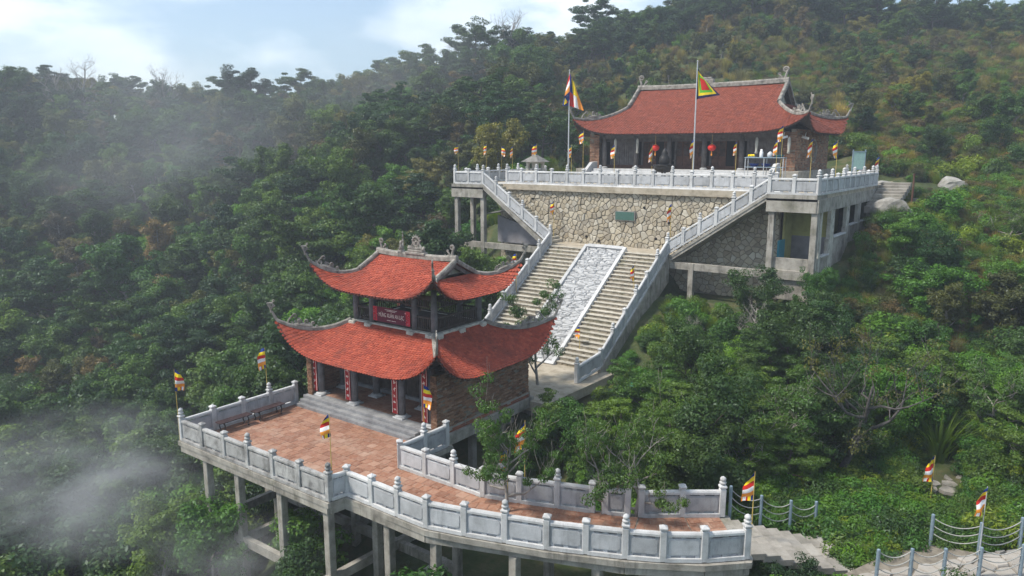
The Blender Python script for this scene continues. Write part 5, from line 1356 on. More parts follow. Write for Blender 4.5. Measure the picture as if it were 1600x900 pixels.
for k in range(9):
    cx_, cy_ = -9.9 + .05*k, 55.6 + .38*k; z = 8.3 + .19*k; mb = MB(); mb.cbox(cx_-.95, cy_-.22, z-.5, cx_+.95, cy_+.22, z, .03); put('step', mb, 'slab_path', hs)
for k in range(14):
    t = k / 13; cx_, cy_ = -8.6 + 10.5*t, 59.4 + 2.0*t + .8*math.sin(t*5); z = ground(cx_, cy_) + .15; mb = MB(); mb.prism([(cx_ + math.cos(g)*.55*rg.uniform(.8,1.2), cy_ + math.sin(g)*.4*rg.uniform(.8,1.2)) for g in np.linspace(0,6.283,8)[:-1]], z-.6, z); put('slab', mb, 'slab_path', hs)

# ---------------------------------------------------------------- boulders
def rock_mesh(seed, n=2):
    rg = random.Random(seed); mb = MB()
    import bmesh
    bm = bmesh.new(); bmesh.ops.create_icosphere(bm, subdivisions=3, radius=1.0)
    ax = [(Vector((rg.gauss(0,1), rg.gauss(0,1), rg.gauss(0,1))).normalized(), rg.uniform(.42, .85)) for _ in range(16)]
    for v in bm.verts:
        p = v.co.copy()
        for a, c in ax:
            d = p.dot(a)
            if d > c: p -= a * (d - c) * .97
        v.co = p * (1 + .05 * math.sin(p.x*9+seed) * math.sin(p.y*8) * math.sin(p.z*7+1)) + Vector((rg.uniform(-1,1), rg.uniform(-1,1), rg.uniform(-1,1))) * .012
    me = bpy.data.meshes.new('boulder'); bm.to_mesh(me); bm.free(); me.materials.append(MATS['rock']); return me
RK = [rock_mesh(s) for s in (1, 2, 3)]
for k, (x, y, sx, sy, sz, lb) in enumerate([(-8.6,53.8,1.6,1.1,.9,'large grey boulder just below the hillside steps'),(-10.8,60.9,1.5,.9,.8,'flat grey boulder behind the back corner of the right court wing'),
      (-7.0,66.0,1.7,1.1,.8,'grey boulder among grass above the hillside steps'),(1.0,63.0,1.6,1.2,.9,'grey boulder near the far right edge of the hillside'),(4.0,56.0,1.5,1.2,1.1,'pale rock in the bushes at the right edge'),
      (-4.5,24.9,1.7,1.2,.5,'broad pale rock slab left of the paved path'),(-5.0,22.9,1.2,.9,.45,'smaller rock slab at the lower end of the paved path'),(-1.2,67.0,1.8,1.3,1.3,'dark boulder high on the right slope'),(-15.5,33.6,.9,.7,.5,'small pale rock beside the litter bin')]):
    o = put('boulder', RK[k % 3], None, None, (x, y, ground(x, y) + sz * .25), rotz=k * 1.3, scale=(sx, sy, sz)); tag(o, lb, 'boulder', 'boulders on the hillside')
# corner block under the pavilion's rear right
mb = MB(); mb.cbox(-20.6, 28.7, -1.6, -19.2, 29.5, -.05, .04); o = put('stone_block', mb, 'concrete_dark'); tag(o, 'grey concrete block at the rear right corner of the pavilion', 'block')
# ---------------------------------------------------------------- trees and shrubs
import hashlib
def limb(rg, p, d, L, r, n=5, wob=.25, lift=.12):
    pts = [Vector(p)]; rr = [r]; d = Vector(d).normalized()
    for i in range(1, n + 1):
        d = (d + Vector((rg.gauss(0, wob), rg.gauss(0, wob), rg.gauss(0, wob * .6) + lift))).normalized()
        pts.append(pts[-1] + d * (L / n)); rr.append(max(.008, r * (1 - .78 * i / n)))
    return pts, rr, d
def leaves(V, F, rs, c, rad, n, size, flat=.6, droop=.0, up=.55, aspect=.5):
    """n leaf blades spread through an ellipsoidal clump, denser towards its shell"""
    d = rs.normal(size=(n, 3)); d /= np.linalg.norm(d, axis=1)[:, None]
    r = rad * (.35 + .65 * rs.uniform(0, 1, n) ** .5); p = np.array(c) + d * r[:, None] * np.array([1, 1, flat])
    nr = d * .9 + rs.normal(size=(n, 3)) * .40 + np.array([0, 0, up]); nr /= np.linalg.norm(nr, axis=1)[:, None]
    a = np.cross(nr, rs.normal(size=(n, 3))); a /= np.linalg.norm(a, axis=1)[:, None] + 1e-9
    b = np.cross(nr, a); s = size * rs.uniform(.6, 1.35, n)[:, None]
    tip = p + a * s; tail = p - a * s; l = p + b * s * aspect + nr * s * .12; q = p - b * s * aspect + nr * s * .12
    tip[:, 2] -= droop * s[:, 0]
    o = sum(len(x) for x in V); V.append(np.stack([tail, l, tip, q], 1).reshape(-1, 3))
    F.append(np.arange(o, o + 4 * n).reshape(-1, 4))
def leaf_mesh(name, V, F, mat):
    v = np.concatenate(V); f = np.concatenate(F); me = bpy.data.meshes.new(name)
    me.vertices.add(len(v)); me.vertices.foreach_set('co', v.astype(np.float32).ravel())
    me.loops.add(f.size); me.loops.foreach_set('vertex_index', f.ravel().astype(np.int32))
    me.polygons.add(len(f)); me.polygons.foreach_set('loop_start', np.arange(0, f.size, 4, dtype=np.int32))
    me.materials.append(MATS[mat]); me.update(calc_edges=True); return me
def make_tree(seed, h=7.0, style='round', mat='leaf_mid', nleaf=6000, leaf=.2, bark='bark', spread=.42, clump=.16, lean=0.0, sparse=1.0):
    rg = random.Random(seed); rs = np.random.RandomState(seed); tr = MB(); V = []; F = []; centers = []
    d0 = Vector((rg.gauss(0, .08) + lean, rg.gauss(0, .08), 1)); th = h * {'round': .72, 'flat': .85, 'gnarl': .6, 'tall': .85, 'bare': .8}[style]
    tp, tr_r, td = limb(rg, (0, 0, -.6), d0, th + .6, h * .028, 8, .09 if style != 'gnarl' else .22, .1)
    tr.tube(tp, tr_r, 7)
    nl = {'round': 11, 'flat': 12, 'gnarl': 8, 'tall': 14, 'bare': 12}[style]
    for i in range(nl):
        t = {'round': .28 + .7 * i / nl, 'flat': .38 + .6 * i / nl, 'gnarl': .35 + .63 * i / nl, 'tall': .3 + .68 * i / nl, 'bare': .35 + .63 * i / nl}[style]
        k = min(len(tp) - 2, int(t * (len(tp) - 1))); fr = t * (len(tp) - 1) - k; p = tp[k].lerp(tp[k+1], fr); r0 = tr_r[k] * .62
        a = i * 2.4 + rg.uniform(-.5, .5); el = {'round': .35 + .5 * t, 'flat': .12, 'gnarl': .25, 'tall': .3, 'bare': .5}[style]
        Lb = h * spread * {'round': (1.05 - .55 * abs(t - .5)), 'flat': 1.15 - .55 * t + .1, 'gnarl': 1.0, 'tall': .8 - .35 * t, 'bare': .9 - .4 * t}[style] * rg.uniform(.75, 1.2)
        pts, rr, dd = limb(rg, p, (math.cos(a), math.sin(a), el), Lb, r0, 5, .18 if style != 'gnarl' else .34, .06 if style in ('flat',) else .14)
        tr.tube(pts, rr, 5, cap=False)
        for j in range(5 if style != 'bare' else 7):
            q = rg.choice((2, 3, 4, 5)); b = pts[q]; a2 = rg.uniform(0, 6.28)
            sd = (dd * .7 + Vector((math.cos(a2), math.sin(a2), rg.uniform(-.1, .6)))).normalized()
            sp, sr, sdd = limb(rg, b, sd, Lb * rg.uniform(.3, .5), rr[q] * .6 + .006, 3, .25, .1); tr.tube(sp, sr, 4, cap=False)
            centers.append(sp[-1]); centers.append(sp[1])
            if style in ('bare', 'gnarl'):
                for m in range(3):
                    a3 = rg.uniform(0, 6.28); s2, r2, _ = limb(rg, sp[rg.choice((1, 2, 3))], (sdd + Vector((math.cos(a3), math.sin(a3), .3))).normalized(), Lb * .28, sr[1] * .5 + .004, 3, .3, .1); tr.tube(s2, r2, 3, cap=False)
        centers.append(pts[-1])
    centers.append(tp[-1])
    tm_ = tr.mesh('trunk', bark, smooth=True)
    if nleaf:
        keep = [c for c in centers if rg.random() < sparse]; n = max(8, nleaf // max(1, len(keep)))
        for c in keep:
            cr = h * clump * rg.uniform(.6, 1.25); fl = {'round': .62, 'flat': .30, 'gnarl': .42, 'tall': .6, 'bare': .5}[style]
            leaves(V, F, rs, c, cr, int(n * rg.uniform(.6, 1.4)), leaf, fl)
        return tm_, leaf_mesh('crown', V, F, mat)
    return tm_, None
def make_shrub(seed, h=1.4, mat='leaf_mid', nleaf=2500, leaf=.09, w=1.0, aspect=.5):
    rg = random.Random(seed); rs = np.random.RandomState(seed); st = MB(); V = []; F = []
    n = 12
    for i in range(n):
        a = rg.uniform(0, 6.28); rad = rg.uniform(.1, .75) * w; hh = h * rg.uniform(.45, 1.0) * (1.1 - .45 * rad / w)
        top = Vector((math.cos(a) * rad, math.sin(a) * rad, hh)); pts = [Vector((top.x*.15, top.y*.15, -.3)), Vector((top.x*.5, top.y*.5, hh*.5)), top]
        st.tube(pts, [.025, .016, .008], 4, cap=False)
        leaves(V, F, rs, top, rg.uniform(.28, .5) * w, nleaf // (2 * n), leaf, .7, aspect=aspect); leaves(V, F, rs, pts[1] * .9 + top * .1, rg.uniform(.3, .5) * w, nleaf // (2 * n), leaf, .7, aspect=aspect)
    return st.mesh('stems', 'bark'), leaf_mesh('foliage', V, F, mat)
def make_blades(seed, h=1.2, mat='straw', n=420, w=.02, spread=.5, droop=.5, plume=False):
    """tussock of arching blades"""
    rs = np.random.RandomState(seed); V = []; F = []; o = 0
    for i in range(n):
        a = rs.uniform(0, 6.28); b = rs.uniform(0, spread * .4); L = h * rs.uniform(.55, 1.15); tilt = rs.uniform(.05, 1.0) * spread
        p = np.array([math.cos(a) * b, math.sin(a) * b, -.05]); d = np.array([math.cos(a), math.sin(a), 0]); sd = np.array([-d[1], d[0], 0]) * w; pts = []
        for k in range(5):
            t = k / 4; q = p + d * (L * tilt * (t ** 1.6)) + np.array([0, 0, L * (t - droop * tilt * t * t)]); ww = sd * (1 - .85 * t); pts += [q - ww, q + ww]
        V.append(np.array(pts)); F.append(np.array([[o + 2*k, o + 2*k + 1, o + 2*k + 3, o + 2*k + 2] for k in range(4)])); o += 10
    return leaf_mesh('blades', V, F, mat)

SPECIES = {}    # name -> list of (trunk mesh, crown mesh, nominal height)
def reg(nm, h, lst): SPECIES[nm] = [(t, c, h) for t, c in lst]
reg('dark_tree', 8, [make_tree(s, 8, 'round', 'leaf_dark', 17000, .12, spread=.36, clump=.085) for s in (1, 2, 3)])
reg('green_tree', 7, [make_tree(s, 7, 'round', 'leaf_mid', 17000, .11, bark='bark_pale', spread=.37, clump=.088) for s in (4, 5, 6)])
reg('bright_tree', 5, [make_tree(s, 5, 'round', 'leaf_bright', 14000, .09, spread=.38, clump=.095) for s in (7, 8)])
reg('layered_tree', 8.5, [make_tree(s, 8.5, 'flat', 'leaf_dark', 17000, .115, spread=.40, clump=.088) for s in (9, 10, 11)])
reg('olive_tree', 6, [make_tree(s, 6, 'round', 'leaf_olive', 14000, .095, bark='bark_pale', spread=.38, clump=.09) for s in (12, 13)])
reg('brown_tree', 6, [make_tree(s, 6, 'tall', 'leaf_brown', 8000, .085, bark='bark_pale', spread=.34, clump=.08, sparse=.8) for s in (14, 15)])
reg('bare_tree', 8, [make_tree(s, 8, 'bare', None, 0, bark='bark_pale') for s in (16, 17)])
reg('gnarled_tree', 5, [make_tree(s, 5, 'gnarl', 'leaf_mid', 9000, .062, bark='bark_pale', spread=.5, clump=.10, sparse=.75) for s in (18, 19)])
reg('fine_tree', 4.5, [make_tree(s, 4.5, 'flat', 'leaf_mid', 20000, .06, spread=.46, clump=.10) for s in (20, 21)] + [make_tree(22, 4.5, 'round', 'leaf_bright', 20000, .062, spread=.44, clump=.10)])
reg('fine_dark_tree', 4.5, [make_tree(s, 4.5, 'round', 'leaf_dark', 20000, .062, spread=.46, clump=.105) for s in (23, 24)])
reg('twisted_tree', 7, [make_tree(60, 7, 'gnarl', 'leaf_olive', 2200, .055, bark='bark_grey', spread=.42, clump=.07, sparse=.35)])
reg('shrub', 1.5, [make_shrub(30, 1.5, 'leaf_mid', 5000, .06), make_shrub(31, 1.5, 'leaf_bright', 5000, .06), make_shrub(32, 1.5, 'leaf_dark', 5000, .062), make_shrub(33, 1.5, 'leaf_olive', 4500, .058)])
reg('olive_shrub', 1.5, [make_shrub(36, 1.5, 'leaf_olive', 4500, .058), make_shrub(37, 1.5, 'leaf_brown', 3500, .055)])
reg('lime_shrub', 1.2, [make_shrub(34, 1.2, 'leaf_lime', 3600, .07, aspect=.35), make_shrub(35, 1.2, 'leaf_bright', 3600, .078, aspect=.4)])
reg('straw_tussock', 1.2, [(None, make_blades(s, 1.2, 'straw', 420, .016), ) for s in (40, 41)])
reg('green_tussock', 1.0, [(None, make_blades(s, 1.0, 'leaf_lime', 420, .02, .6)) for s in (42, 43)])
reg('spiky_plant', 1.8, [(None, make_blades(44, 1.8, 'leaf_lime', 110, .055, .75, .5))])
PN = {'shrub': ('stems', 'foliage'), 'olive_shrub': ('stems', 'foliage'), 'lime_shrub': ('stems', 'foliage'), 'straw_tussock': (None, 'blades'), 'green_tussock': (None, 'blades'), 'spiky_plant': (None, 'blades')}
PROTO = {}
def plant(sp, k, x, y, z, s, rz, label, cat, group=None, sxy=1.0, tilt=0.0):
    t, c, h = SPECIES[sp][k % len(SPECIES[sp])]; root = thing(sp, label, cat, (x, y, z), group, rz); root.scale = (s * sxy, s * sxy, s)
    root.rotation_euler = (tilt, 0, rz)
    a, b = PN.get(sp, ('trunk', 'crown'))
    for nm, me in ((a, t), (b, c)):
        if me is None: continue
        o = bpy.data.objects.new(nm, me); col.objects.link(o); o.parent = root
        if nm == b: PROTO.setdefault((sp, k % len(SPECIES[sp])), {})['c'] = o
        else: PROTO.setdefault((sp, k % len(SPECIES[sp])), {})['t'] = o
    return root

# what must stay in sight: (u0, v0, u1, v1, distance up to which plants may not cover it)
KEEP = [(295,480,870,790,33),(292,640,560,800,26),(500,690,1175,900,21.5),(430,360,870,600,37),(770,375,1050,425,44),(770,425,1015,475,44),(770,475,975,530,42),(770,530,925,600,40),(712,225,1375,300,46),(760,290,1200,420,45),(1200,290,1300,430,44),(1300,275,1372,330,48),
        (885,90,1330,280,66),(700,225,900,300,60),(1400,838,1600,900,24.5),(1130,770,1280,850,25),(610,690,1140,815,25),(366,745,680,828,31),(1240,490,1340,735,28),(1150,715,1205,800,24),(1370,262,1420,310,52),(1388,262,1495,290,58),(1440,700,1490,770,31),(1510,755,1545,800,27),(970,598,1008,632,34),(1420,605,1505,685,28.8)]
FOOT = [(-30.2,-18.2,14.2,35.2),(-29.2,-18.7,34,45.5),(-38.4,-9.8,42.0,67.5),(-20,-6,15,23.2)]
def blocked(x, y, rad, h, z):
    for (x0, x1, y0, y1) in FOOT:
        if x0 - rad*.35 < x < x1 + rad*.35 and y0 - rad*.35 < y < y1 + rad*.35: return True
    ins = False
    for i in range(len(PATH)):
        (xa, ya), (xb, yb) = PATH[i], PATH[i-1]
        if (ya > y) != (yb > y) and x < (xb - xa) * (y - ya) / (yb - ya) + xa: ins = not ins
    if ins: return True
    if -7.9 < x < -4.6 and 21.5 < y < 25: return True
    u, v, d = proj((x, y, z)); ut, vt, dt = proj((x, y, z + h)); ru = rad * FPX / max(d, 1)
    for (u0, v0, u1, v1, dd) in KEEP:
        if d < dd and u + ru > u0 and u - ru < u1 and v > v0 and vt < v1: return True
    return False
rv = random.Random(2024)
cand = []
def scatter(spacing, test, n_region, choose):
    pass
def zone(x, y):
    z = ground(x, y); u, v, d = proj((x, y, z)); return z, u, v, d
# candidate sites: jittered rings around the viewpoint, spacing grows with distance
sites = []
d = 17.0
while d < 175:
    step = 1.55 if d < 34 else 1.9 if d < 48 else 2.4 if d < 70 else 3.3 if d < 110 else 3.9
    u = -260.0
    while u < 1860:
        du = step * FPX / d
        uu = u + rv.uniform(-.45, .45) * du; dd = d + rv.uniform(-.45, .45) * step; x, y = fan(uu, dd); sites.append((x, y)); u += du
    d += step
arr = np.array(sites); zs = ground_np(arr[:, 0], arr[:, 1])
TREES, SHRUBS = [], []
for (x, y), z in zip(sites, zs):
    z = float(z); u, v, dp = proj((x, y, z))
    if dp < 12 or u < -330 or u > 1930 or v > 1250: continue
    q = rv.random(); rocky = math.sin(x * .11 + 1.3) + math.sin(y * .13 - x * .05)
    # what grows here
    right_slope = u > 1290 and v > 215 and dp > 36
    hill_right = u > 860 and dp > 66
    if right_slope:
        if q < (.30 if dp < 47 else .07): sp, hh = rv.choice([('bright_tree', 3.4), ('olive_tree', 3.4), ('fine_tree', 3.6), ('gnarled_tree', 4.0), ('fine_dark_tree', 3.2)]); hh *= rv.uniform(.8, 1.25)
        elif q < .50: sp, hh = 'shrub', rv.uniform(1.2, 2.3)
        elif q < .72: sp, hh = 'lime_shrub', rv.uniform(1.0, 2.0)
        elif q < .88: sp, hh = 'green_tussock', rv.uniform(.9, 1.6)
        else: sp, hh = 'straw_tussock', rv.uniform(.8, 1.4)
    elif hill_right:
        yng = dp < 84 or u > 1250
        if yng and q < .12: sp, hh = 'lime_shrub', rv.uniform(1.2, 2.2)
        elif q < .33: sp, hh = 'straw_tussock', rv.uniform(1.2, 2.4)
        elif yng and q < .47: sp, hh = 'olive_shrub', rv.uniform(1.4, 2.8)
        elif q < .70: sp, hh = 'olive_tree', rv.uniform(2.2, 4.4)
        elif q < .79: sp, hh = 'green_tree', rv.uniform(2.6, 4.8)
        elif q < .90: sp, hh = 'brown_tree', rv.uniform(2.4, 4.6)
        else: sp, hh = 'dark_tree', rv.uniform(2.8, 5.0)
        if dp > 112: sp, hh = rv.choice([('dark_tree', 5.5), ('layered_tree', 6.0), ('green_tree', 5.0), ('olive_tree', 5.0), ('dark_tree', 4.5)]); hh *= rv.uniform(.8, 1.25)
    elif u > 860:
        if q < .30: sp, hh = 'fine_tree', rv.uniform(2.4, 4.2)
        elif q < .48: sp, hh = 'fine_dark_tree', rv.uniform(2.6, 4.4)
        elif q < .58: sp, hh = 'gnarled_tree', rv.uniform(2.8, 4.4)
        elif q < .84: sp, hh = 'shrub', rv.uniform(.9, 1.8)
        elif q < .94: sp, hh = 'lime_shrub', rv.uniform(.7, 1.3)
        else: sp, hh = 'green_tussock', rv.uniform(.7, 1.2)
    else:
        if dp > 115: sp, hh = rv.choice([('dark_tree', 8), ('layered_tree', 8.5), ('olive_tree', 7), ('olive_tree', 6.5), ('brown_tree', 6.5), ('green_tree', 7), ('dark_tree', 6.5)])
        elif dp > 62: sp, hh = rv.choice([('dark_tree', 7.5), ('green_tree', 7), ('layered_tree', 7.5), ('green_tree', 6), ('olive_tree', 6.5), ('olive_tree', 5.5), ('bright_tree', 5.2), ('bright_tree', 4.4), ('dark_tree', 6.5), ('brown_tree', 6)])
        else: sp, hh = rv.choice([('dark_tree', 6), ('green_tree', 6), ('green_tree', 5.2), ('bright_tree', 4.6), ('layered_tree', 6), ('dark_tree', 6.5)])
        hh *= rv.uniform(.7, 1.35)
        if u > 690 and dp < 80 and q < .5: sp, hh = rv.choice([('shrub', 2.0), ('lime_shrub', 1.8), ('bright_tree', 3.2)])
    if dp > 66 and ((u - 1225) / 70) ** 2 + ((v - 130) / 45) ** 2 < 1 or ((u - 1575) / 60) ** 2 + ((v - 125) / 40) ** 2 < 1: sp, hh = 'straw_tussock', rv.uniform(1.6, 2.6)
    rad = hh * (.5 if 'tree' in sp else .7)
    if u < 600 and dp < 31 and hh > 2: sp, hh = rv.choice([('shrub', 1.6), ('lime_shrub', 1.2)])
    rad = hh * (.5 if 'tree' in sp else .7)
    if 'tree' in sp and rv.random() < .22 and dp > 48 and not hill_right: continue
    if blocked(x, y, rad, hh, z):
        hh2 = min(hh, 1.3); sp = 'shrub' if q < .6 else 'lime_shrub'; hh = hh2 * rv.uniform(.5, .95); rad = hh * .7
        if blocked(x, y, rad, hh, z): continue
    if sp == 'bare_tree': rad = .5
    tgt = TREES if 'tree' in sp else SHRUBS
    vis = -20 < u + rad * FPX / dp and u - rad * FPX / dp < 1620 and proj((x, y, z + hh * .6))[1] < 892
    tgt.append((hh / dp if vis else -1.0 / dp, sp, rv.randrange(3), x, y, z, hh, rv.uniform(0, 6.28), rv.uniform(.9, 1.15), u, v, dp))
TREES.sort(key=lambda t: -t[0]); SHRUBS.sort(key=lambda t: -t[0])
WORD = {'dark_tree': 'dark evergreen tree', 'green_tree': 'mid green broadleaf tree', 'bright_tree': 'small bright green tree', 'layered_tree': 'dark flat-crowned tree', 'olive_tree': 'olive green tree',
        'brown_tree': 'thin brownish tree', 'bare_tree': 'leafless pale tree', 'gnarled_tree': 'crooked pale-limbed tree', 'fine_tree': 'low spreading green tree', 'fine_dark_tree': 'low dense dark green tree',
        'shrub': 'leafy green shrub', 'lime_shrub': 'yellow-green leafy shrub', 'olive_shrub': 'dry olive shrub', 'straw_tussock': 'straw-coloured grass tussock', 'green_tussock': 'green grass tussock'}
def where(u, v, dp):
    if u < 300:
        return 'at the lower left picture corner' if v > 780 else 'in the misty lower left valley' if v > 640 else 'far left, level with the terrace' if v > 480 else 'far left, level with the pavilion roofs' if v > 330 else 'high on the far left slope' if v > 215 else 'near the left skyline'
    if u < 500:
        return 'below the left terrace corner' if v > 640 else 'just left of the terrace railing' if v > 500 else 'left of the pavilion roofs' if v > 370 else 'on the upper left slope' if v > 240 else 'near the skyline dip'
    if u < 720:
        return 'below the lower terrace' if v > 640 else 'behind the upper pavilion roof' if v > 330 else 'left of the upper court platform' if v > 230 else 'on the ridge left of the temple'
    if u < 870: return 'below the tiled walkway' if v > 640 else 'behind the pavilion' if v > 330 else 'on the slope left of the court' if v > 190 else 'on the ridge above the court'
    if u < 1080: return 'beside the inner walkway railing' if v > 640 else 'beside the wide staircase' if v > 420 else 'on the hill above the temple roof'
    if u < 1290: return 'below the tiled walkway end' if v > 830 else 'behind the walkway end' if v > 600 else 'below the open room' if v > 420 else 'on the hill behind the right roof end'
    if u < 1450: return 'between walkway and paved path' if v > 700 else 'near the twisted grey tree' if v > 520 else 'right of the open room' if v > 330 else 'beside the hillside steps' if v > 230 else 'on the hillside right of the temple' if v > 110 else 'on the hilltop right of the temple'
    return 'at the right end of the paved path' if v > 700 else 'around the spiky plant' if v > 520 else 'on the right slope edge' if v > 330 else 'above the hillside path' if v > 200 else 'on the hillside near the right edge' if v > 110 else 'on the hilltop at the right edge'
ORD = ['leftmost', 'second from left', 'third from left', 'fourth from left', 'fifth from left', 'sixth from left', 'seventh from left', 'eighth from left', 'ninth from left']
for lst, lim, cat in ((TREES, 286, 'tree'), (SHRUBS, 286, 'shrub')):
    byw = {}
    for t in lst[:lim]: byw.setdefault((t[1], where(*t[9:12])), []).append(t)
    lab = {}
    for (sp, w), g in byw.items():
        g.sort(key=lambda q: -q[0]); n = len(g)
        halves = [('', g)] if n <= 9 else [('larger ', g[:n // 2]), ('smaller ', g[n // 2:])]
        for pre, h_ in halves:
            h_ = sorted(h_, key=lambda q: q[9]); m = len(h_)
            for j, t in enumerate(h_):
                lb = pre + WORD[sp] + ' ' + w
                if 1 < m <= 9: lb += ', ' + (ORD[j] if j < m - 1 else 'rightmost')
                lab[id(t)] = lb
    for t in lst[:lim]:
        key, sp, k, x, y, z, hh, rz, sxy, u, v, dp = t; h0 = SPECIES[sp][0][2]; w = where(u, v, dp)
        plant(sp, k, x, y, z - .1, hh / h0, rz, lab[id(t)], 'grass tussock' if 'tussock' in sp else cat, '%ss %s' % (WORD[sp], w), sxy)
# single trees one can point to
def hero(sp, k, x, y, hh, rz, label, z=None, tilt=0.0, cat='tree', sxy=1.0):
    zz = ground(x, y) - .1 if z is None else z
    return plant(sp, k, x, y, zz, hh / SPECIES[sp][0][2], rz, label, cat, None, sxy, tilt)
hero('gnarled_tree', 0, -13.95, 18.65, 4.6, .6, 'slim crooked tree growing up through the tiled walkway', -.05, sxy=.62)
hero('gnarled_tree', 1, -11.45, 20.55, 4.2, 1.9, 'pale twisted tree in the first gap of the inner railing', -.3, sxy=.7)
hero('gnarled_tree', 0, -10.35, 21.05, 4.4, 3.6, 'pale twisted tree in the second gap of the inner railing', -.3, sxy=.7)
hero('gnarled_tree', 1, -20.9, 30.6, 6.2, 4.4, 'dark leaning tree at the rear right corner of the pavilion', -.2, tilt=.10, sxy=.58)
hero('fine_tree', 2, -16.9, 26.2, 3.4, 2.2, 'leafy green tree beside the brick wall of the pavilion')
hero('twisted_tree', 0, -6.5, 30.4, 8.6, 5.0, 'large twisted grey tree with bare crooked limbs right of the walkway', -1.0, sxy=.72)
hero('bright_tree', 0, -22.4, 16.6, 4.4, .4, 'bright green bush among the stilts behind the front terrace beam', -5.8)
hero('bright_tree', 1, -25.8, 14.9, 4.3, 1.4, 'bright green bush at the left front stilts of the lower terrace', -5.9)
hero('green_tree', 1, -29.9, 14.6, 5.2, 2.4, 'leafy tree against the left corner stilts of the lower terrace', -7.2)
hero('green_tree', 2, -20.9, 14.6, 4.0, 2.9, 'leafy bush before the stilts at the terrace jog', -5.9)
hero('bright_tree', 0, -16.4, 15.2, 3.2, 3.9, 'bright green bush under the tiled walkway', -5.0)
hero('green_tree', 0, -12.2, 16.2, 3.2, .9, 'leafy bush under the middle of the walkway', -4.8)
hero('fine_dark_tree', 0, -6.3, 21.2, 1.7, 2.9, 'dark bush beside the railing end at the garden steps')
hero('bare_tree', 1, -12.9, 39.2, 3.6, 2.0, 'pale dead tree below the open room')
hero('bare_tree', 0, -15.4, 37.6, 2.6, 4.0, 'pale forked dead tree right of the wide staircase')
hero('fine_tree', 2, -10.6, 42.1, 4.2, 1.2, 'bright leafy sapling before the corner of the open room', sxy=.6)
hero('fine_dark_tree', 0, -11.2, 24.9, 4.0, .5, 'dense dark tree behind the second gap of the inner railing')
hero('fine_dark_tree', 1, -9.2, 26.6, 4.8, 2.5, 'broad dark tree behind the far end of the walkway')
hero('fine_tree', 1, -13.8, 27.0, 3.6, 3.1, 'low spreading tree between pavilion and inner railing')
hero('fine_dark_tree', 1, -4.9, 20.9, 2.2, 1.5, 'dense low tree in front of the garden steps')
hero('spiky_plant', 0, -3.0, 33.9, 2.3, 0, 'large spiky plant with arching yellow-green leaves on the right slope', cat='plant')
for k, (u, d, hh, sp, lb) in enumerate([(105, 138, 11, 'bare_tree', 'dead forked snag on the left skyline nearest the edge'), (152, 140, 13.5, 'bare_tree', 'tall dead snag on the left skyline'), (275, 143, 13, 'bare_tree', 'bare fan-shaped tree on the left skyline'),
        (722, 133, 11.5, 'bare_tree', 'small leafless tree on the ridge skyline'), (792, 132, 14, 'bare_tree', 'large leafless tree standing out on the ridge skyline'), (745, 130, 13, 'layered_tree', 'flat-topped tree beside the large leafless skyline tree'),
        (598, 134, 11.5, 'layered_tree', 'flat-topped tree on the middle of the ridge skyline'), (668, 132, 12.0, 'layered_tree', 'wide flat-topped tree right of the middle ridge skyline'), (408, 143, 12.5, 'layered_tree', 'flat-topped tree right of the skyline dip'), (367, 143, 11, 'layered_tree', 'pale flat-topped tree at the skyline dip'),
        (925, 127, 10.5, 'layered_tree', 'dark tree at the top of the ridge skyline'), (1345, 119, 6.5, 'layered_tree', 'first thin tree against the sky at upper right'), (1430, 118, 7.0, 'layered_tree', 'second tree against the sky at upper right'), (1480, 118, 7.0, 'dark_tree', 'dark tree against the sky at upper right corner'), (30, 134, 11.5, 'layered_tree', 'wide flat tree at the left end of the skyline')]):
    x, y = fan(u, d); hero(sp, k, x, y, hh, k * 1.7, lb, sxy=.95)
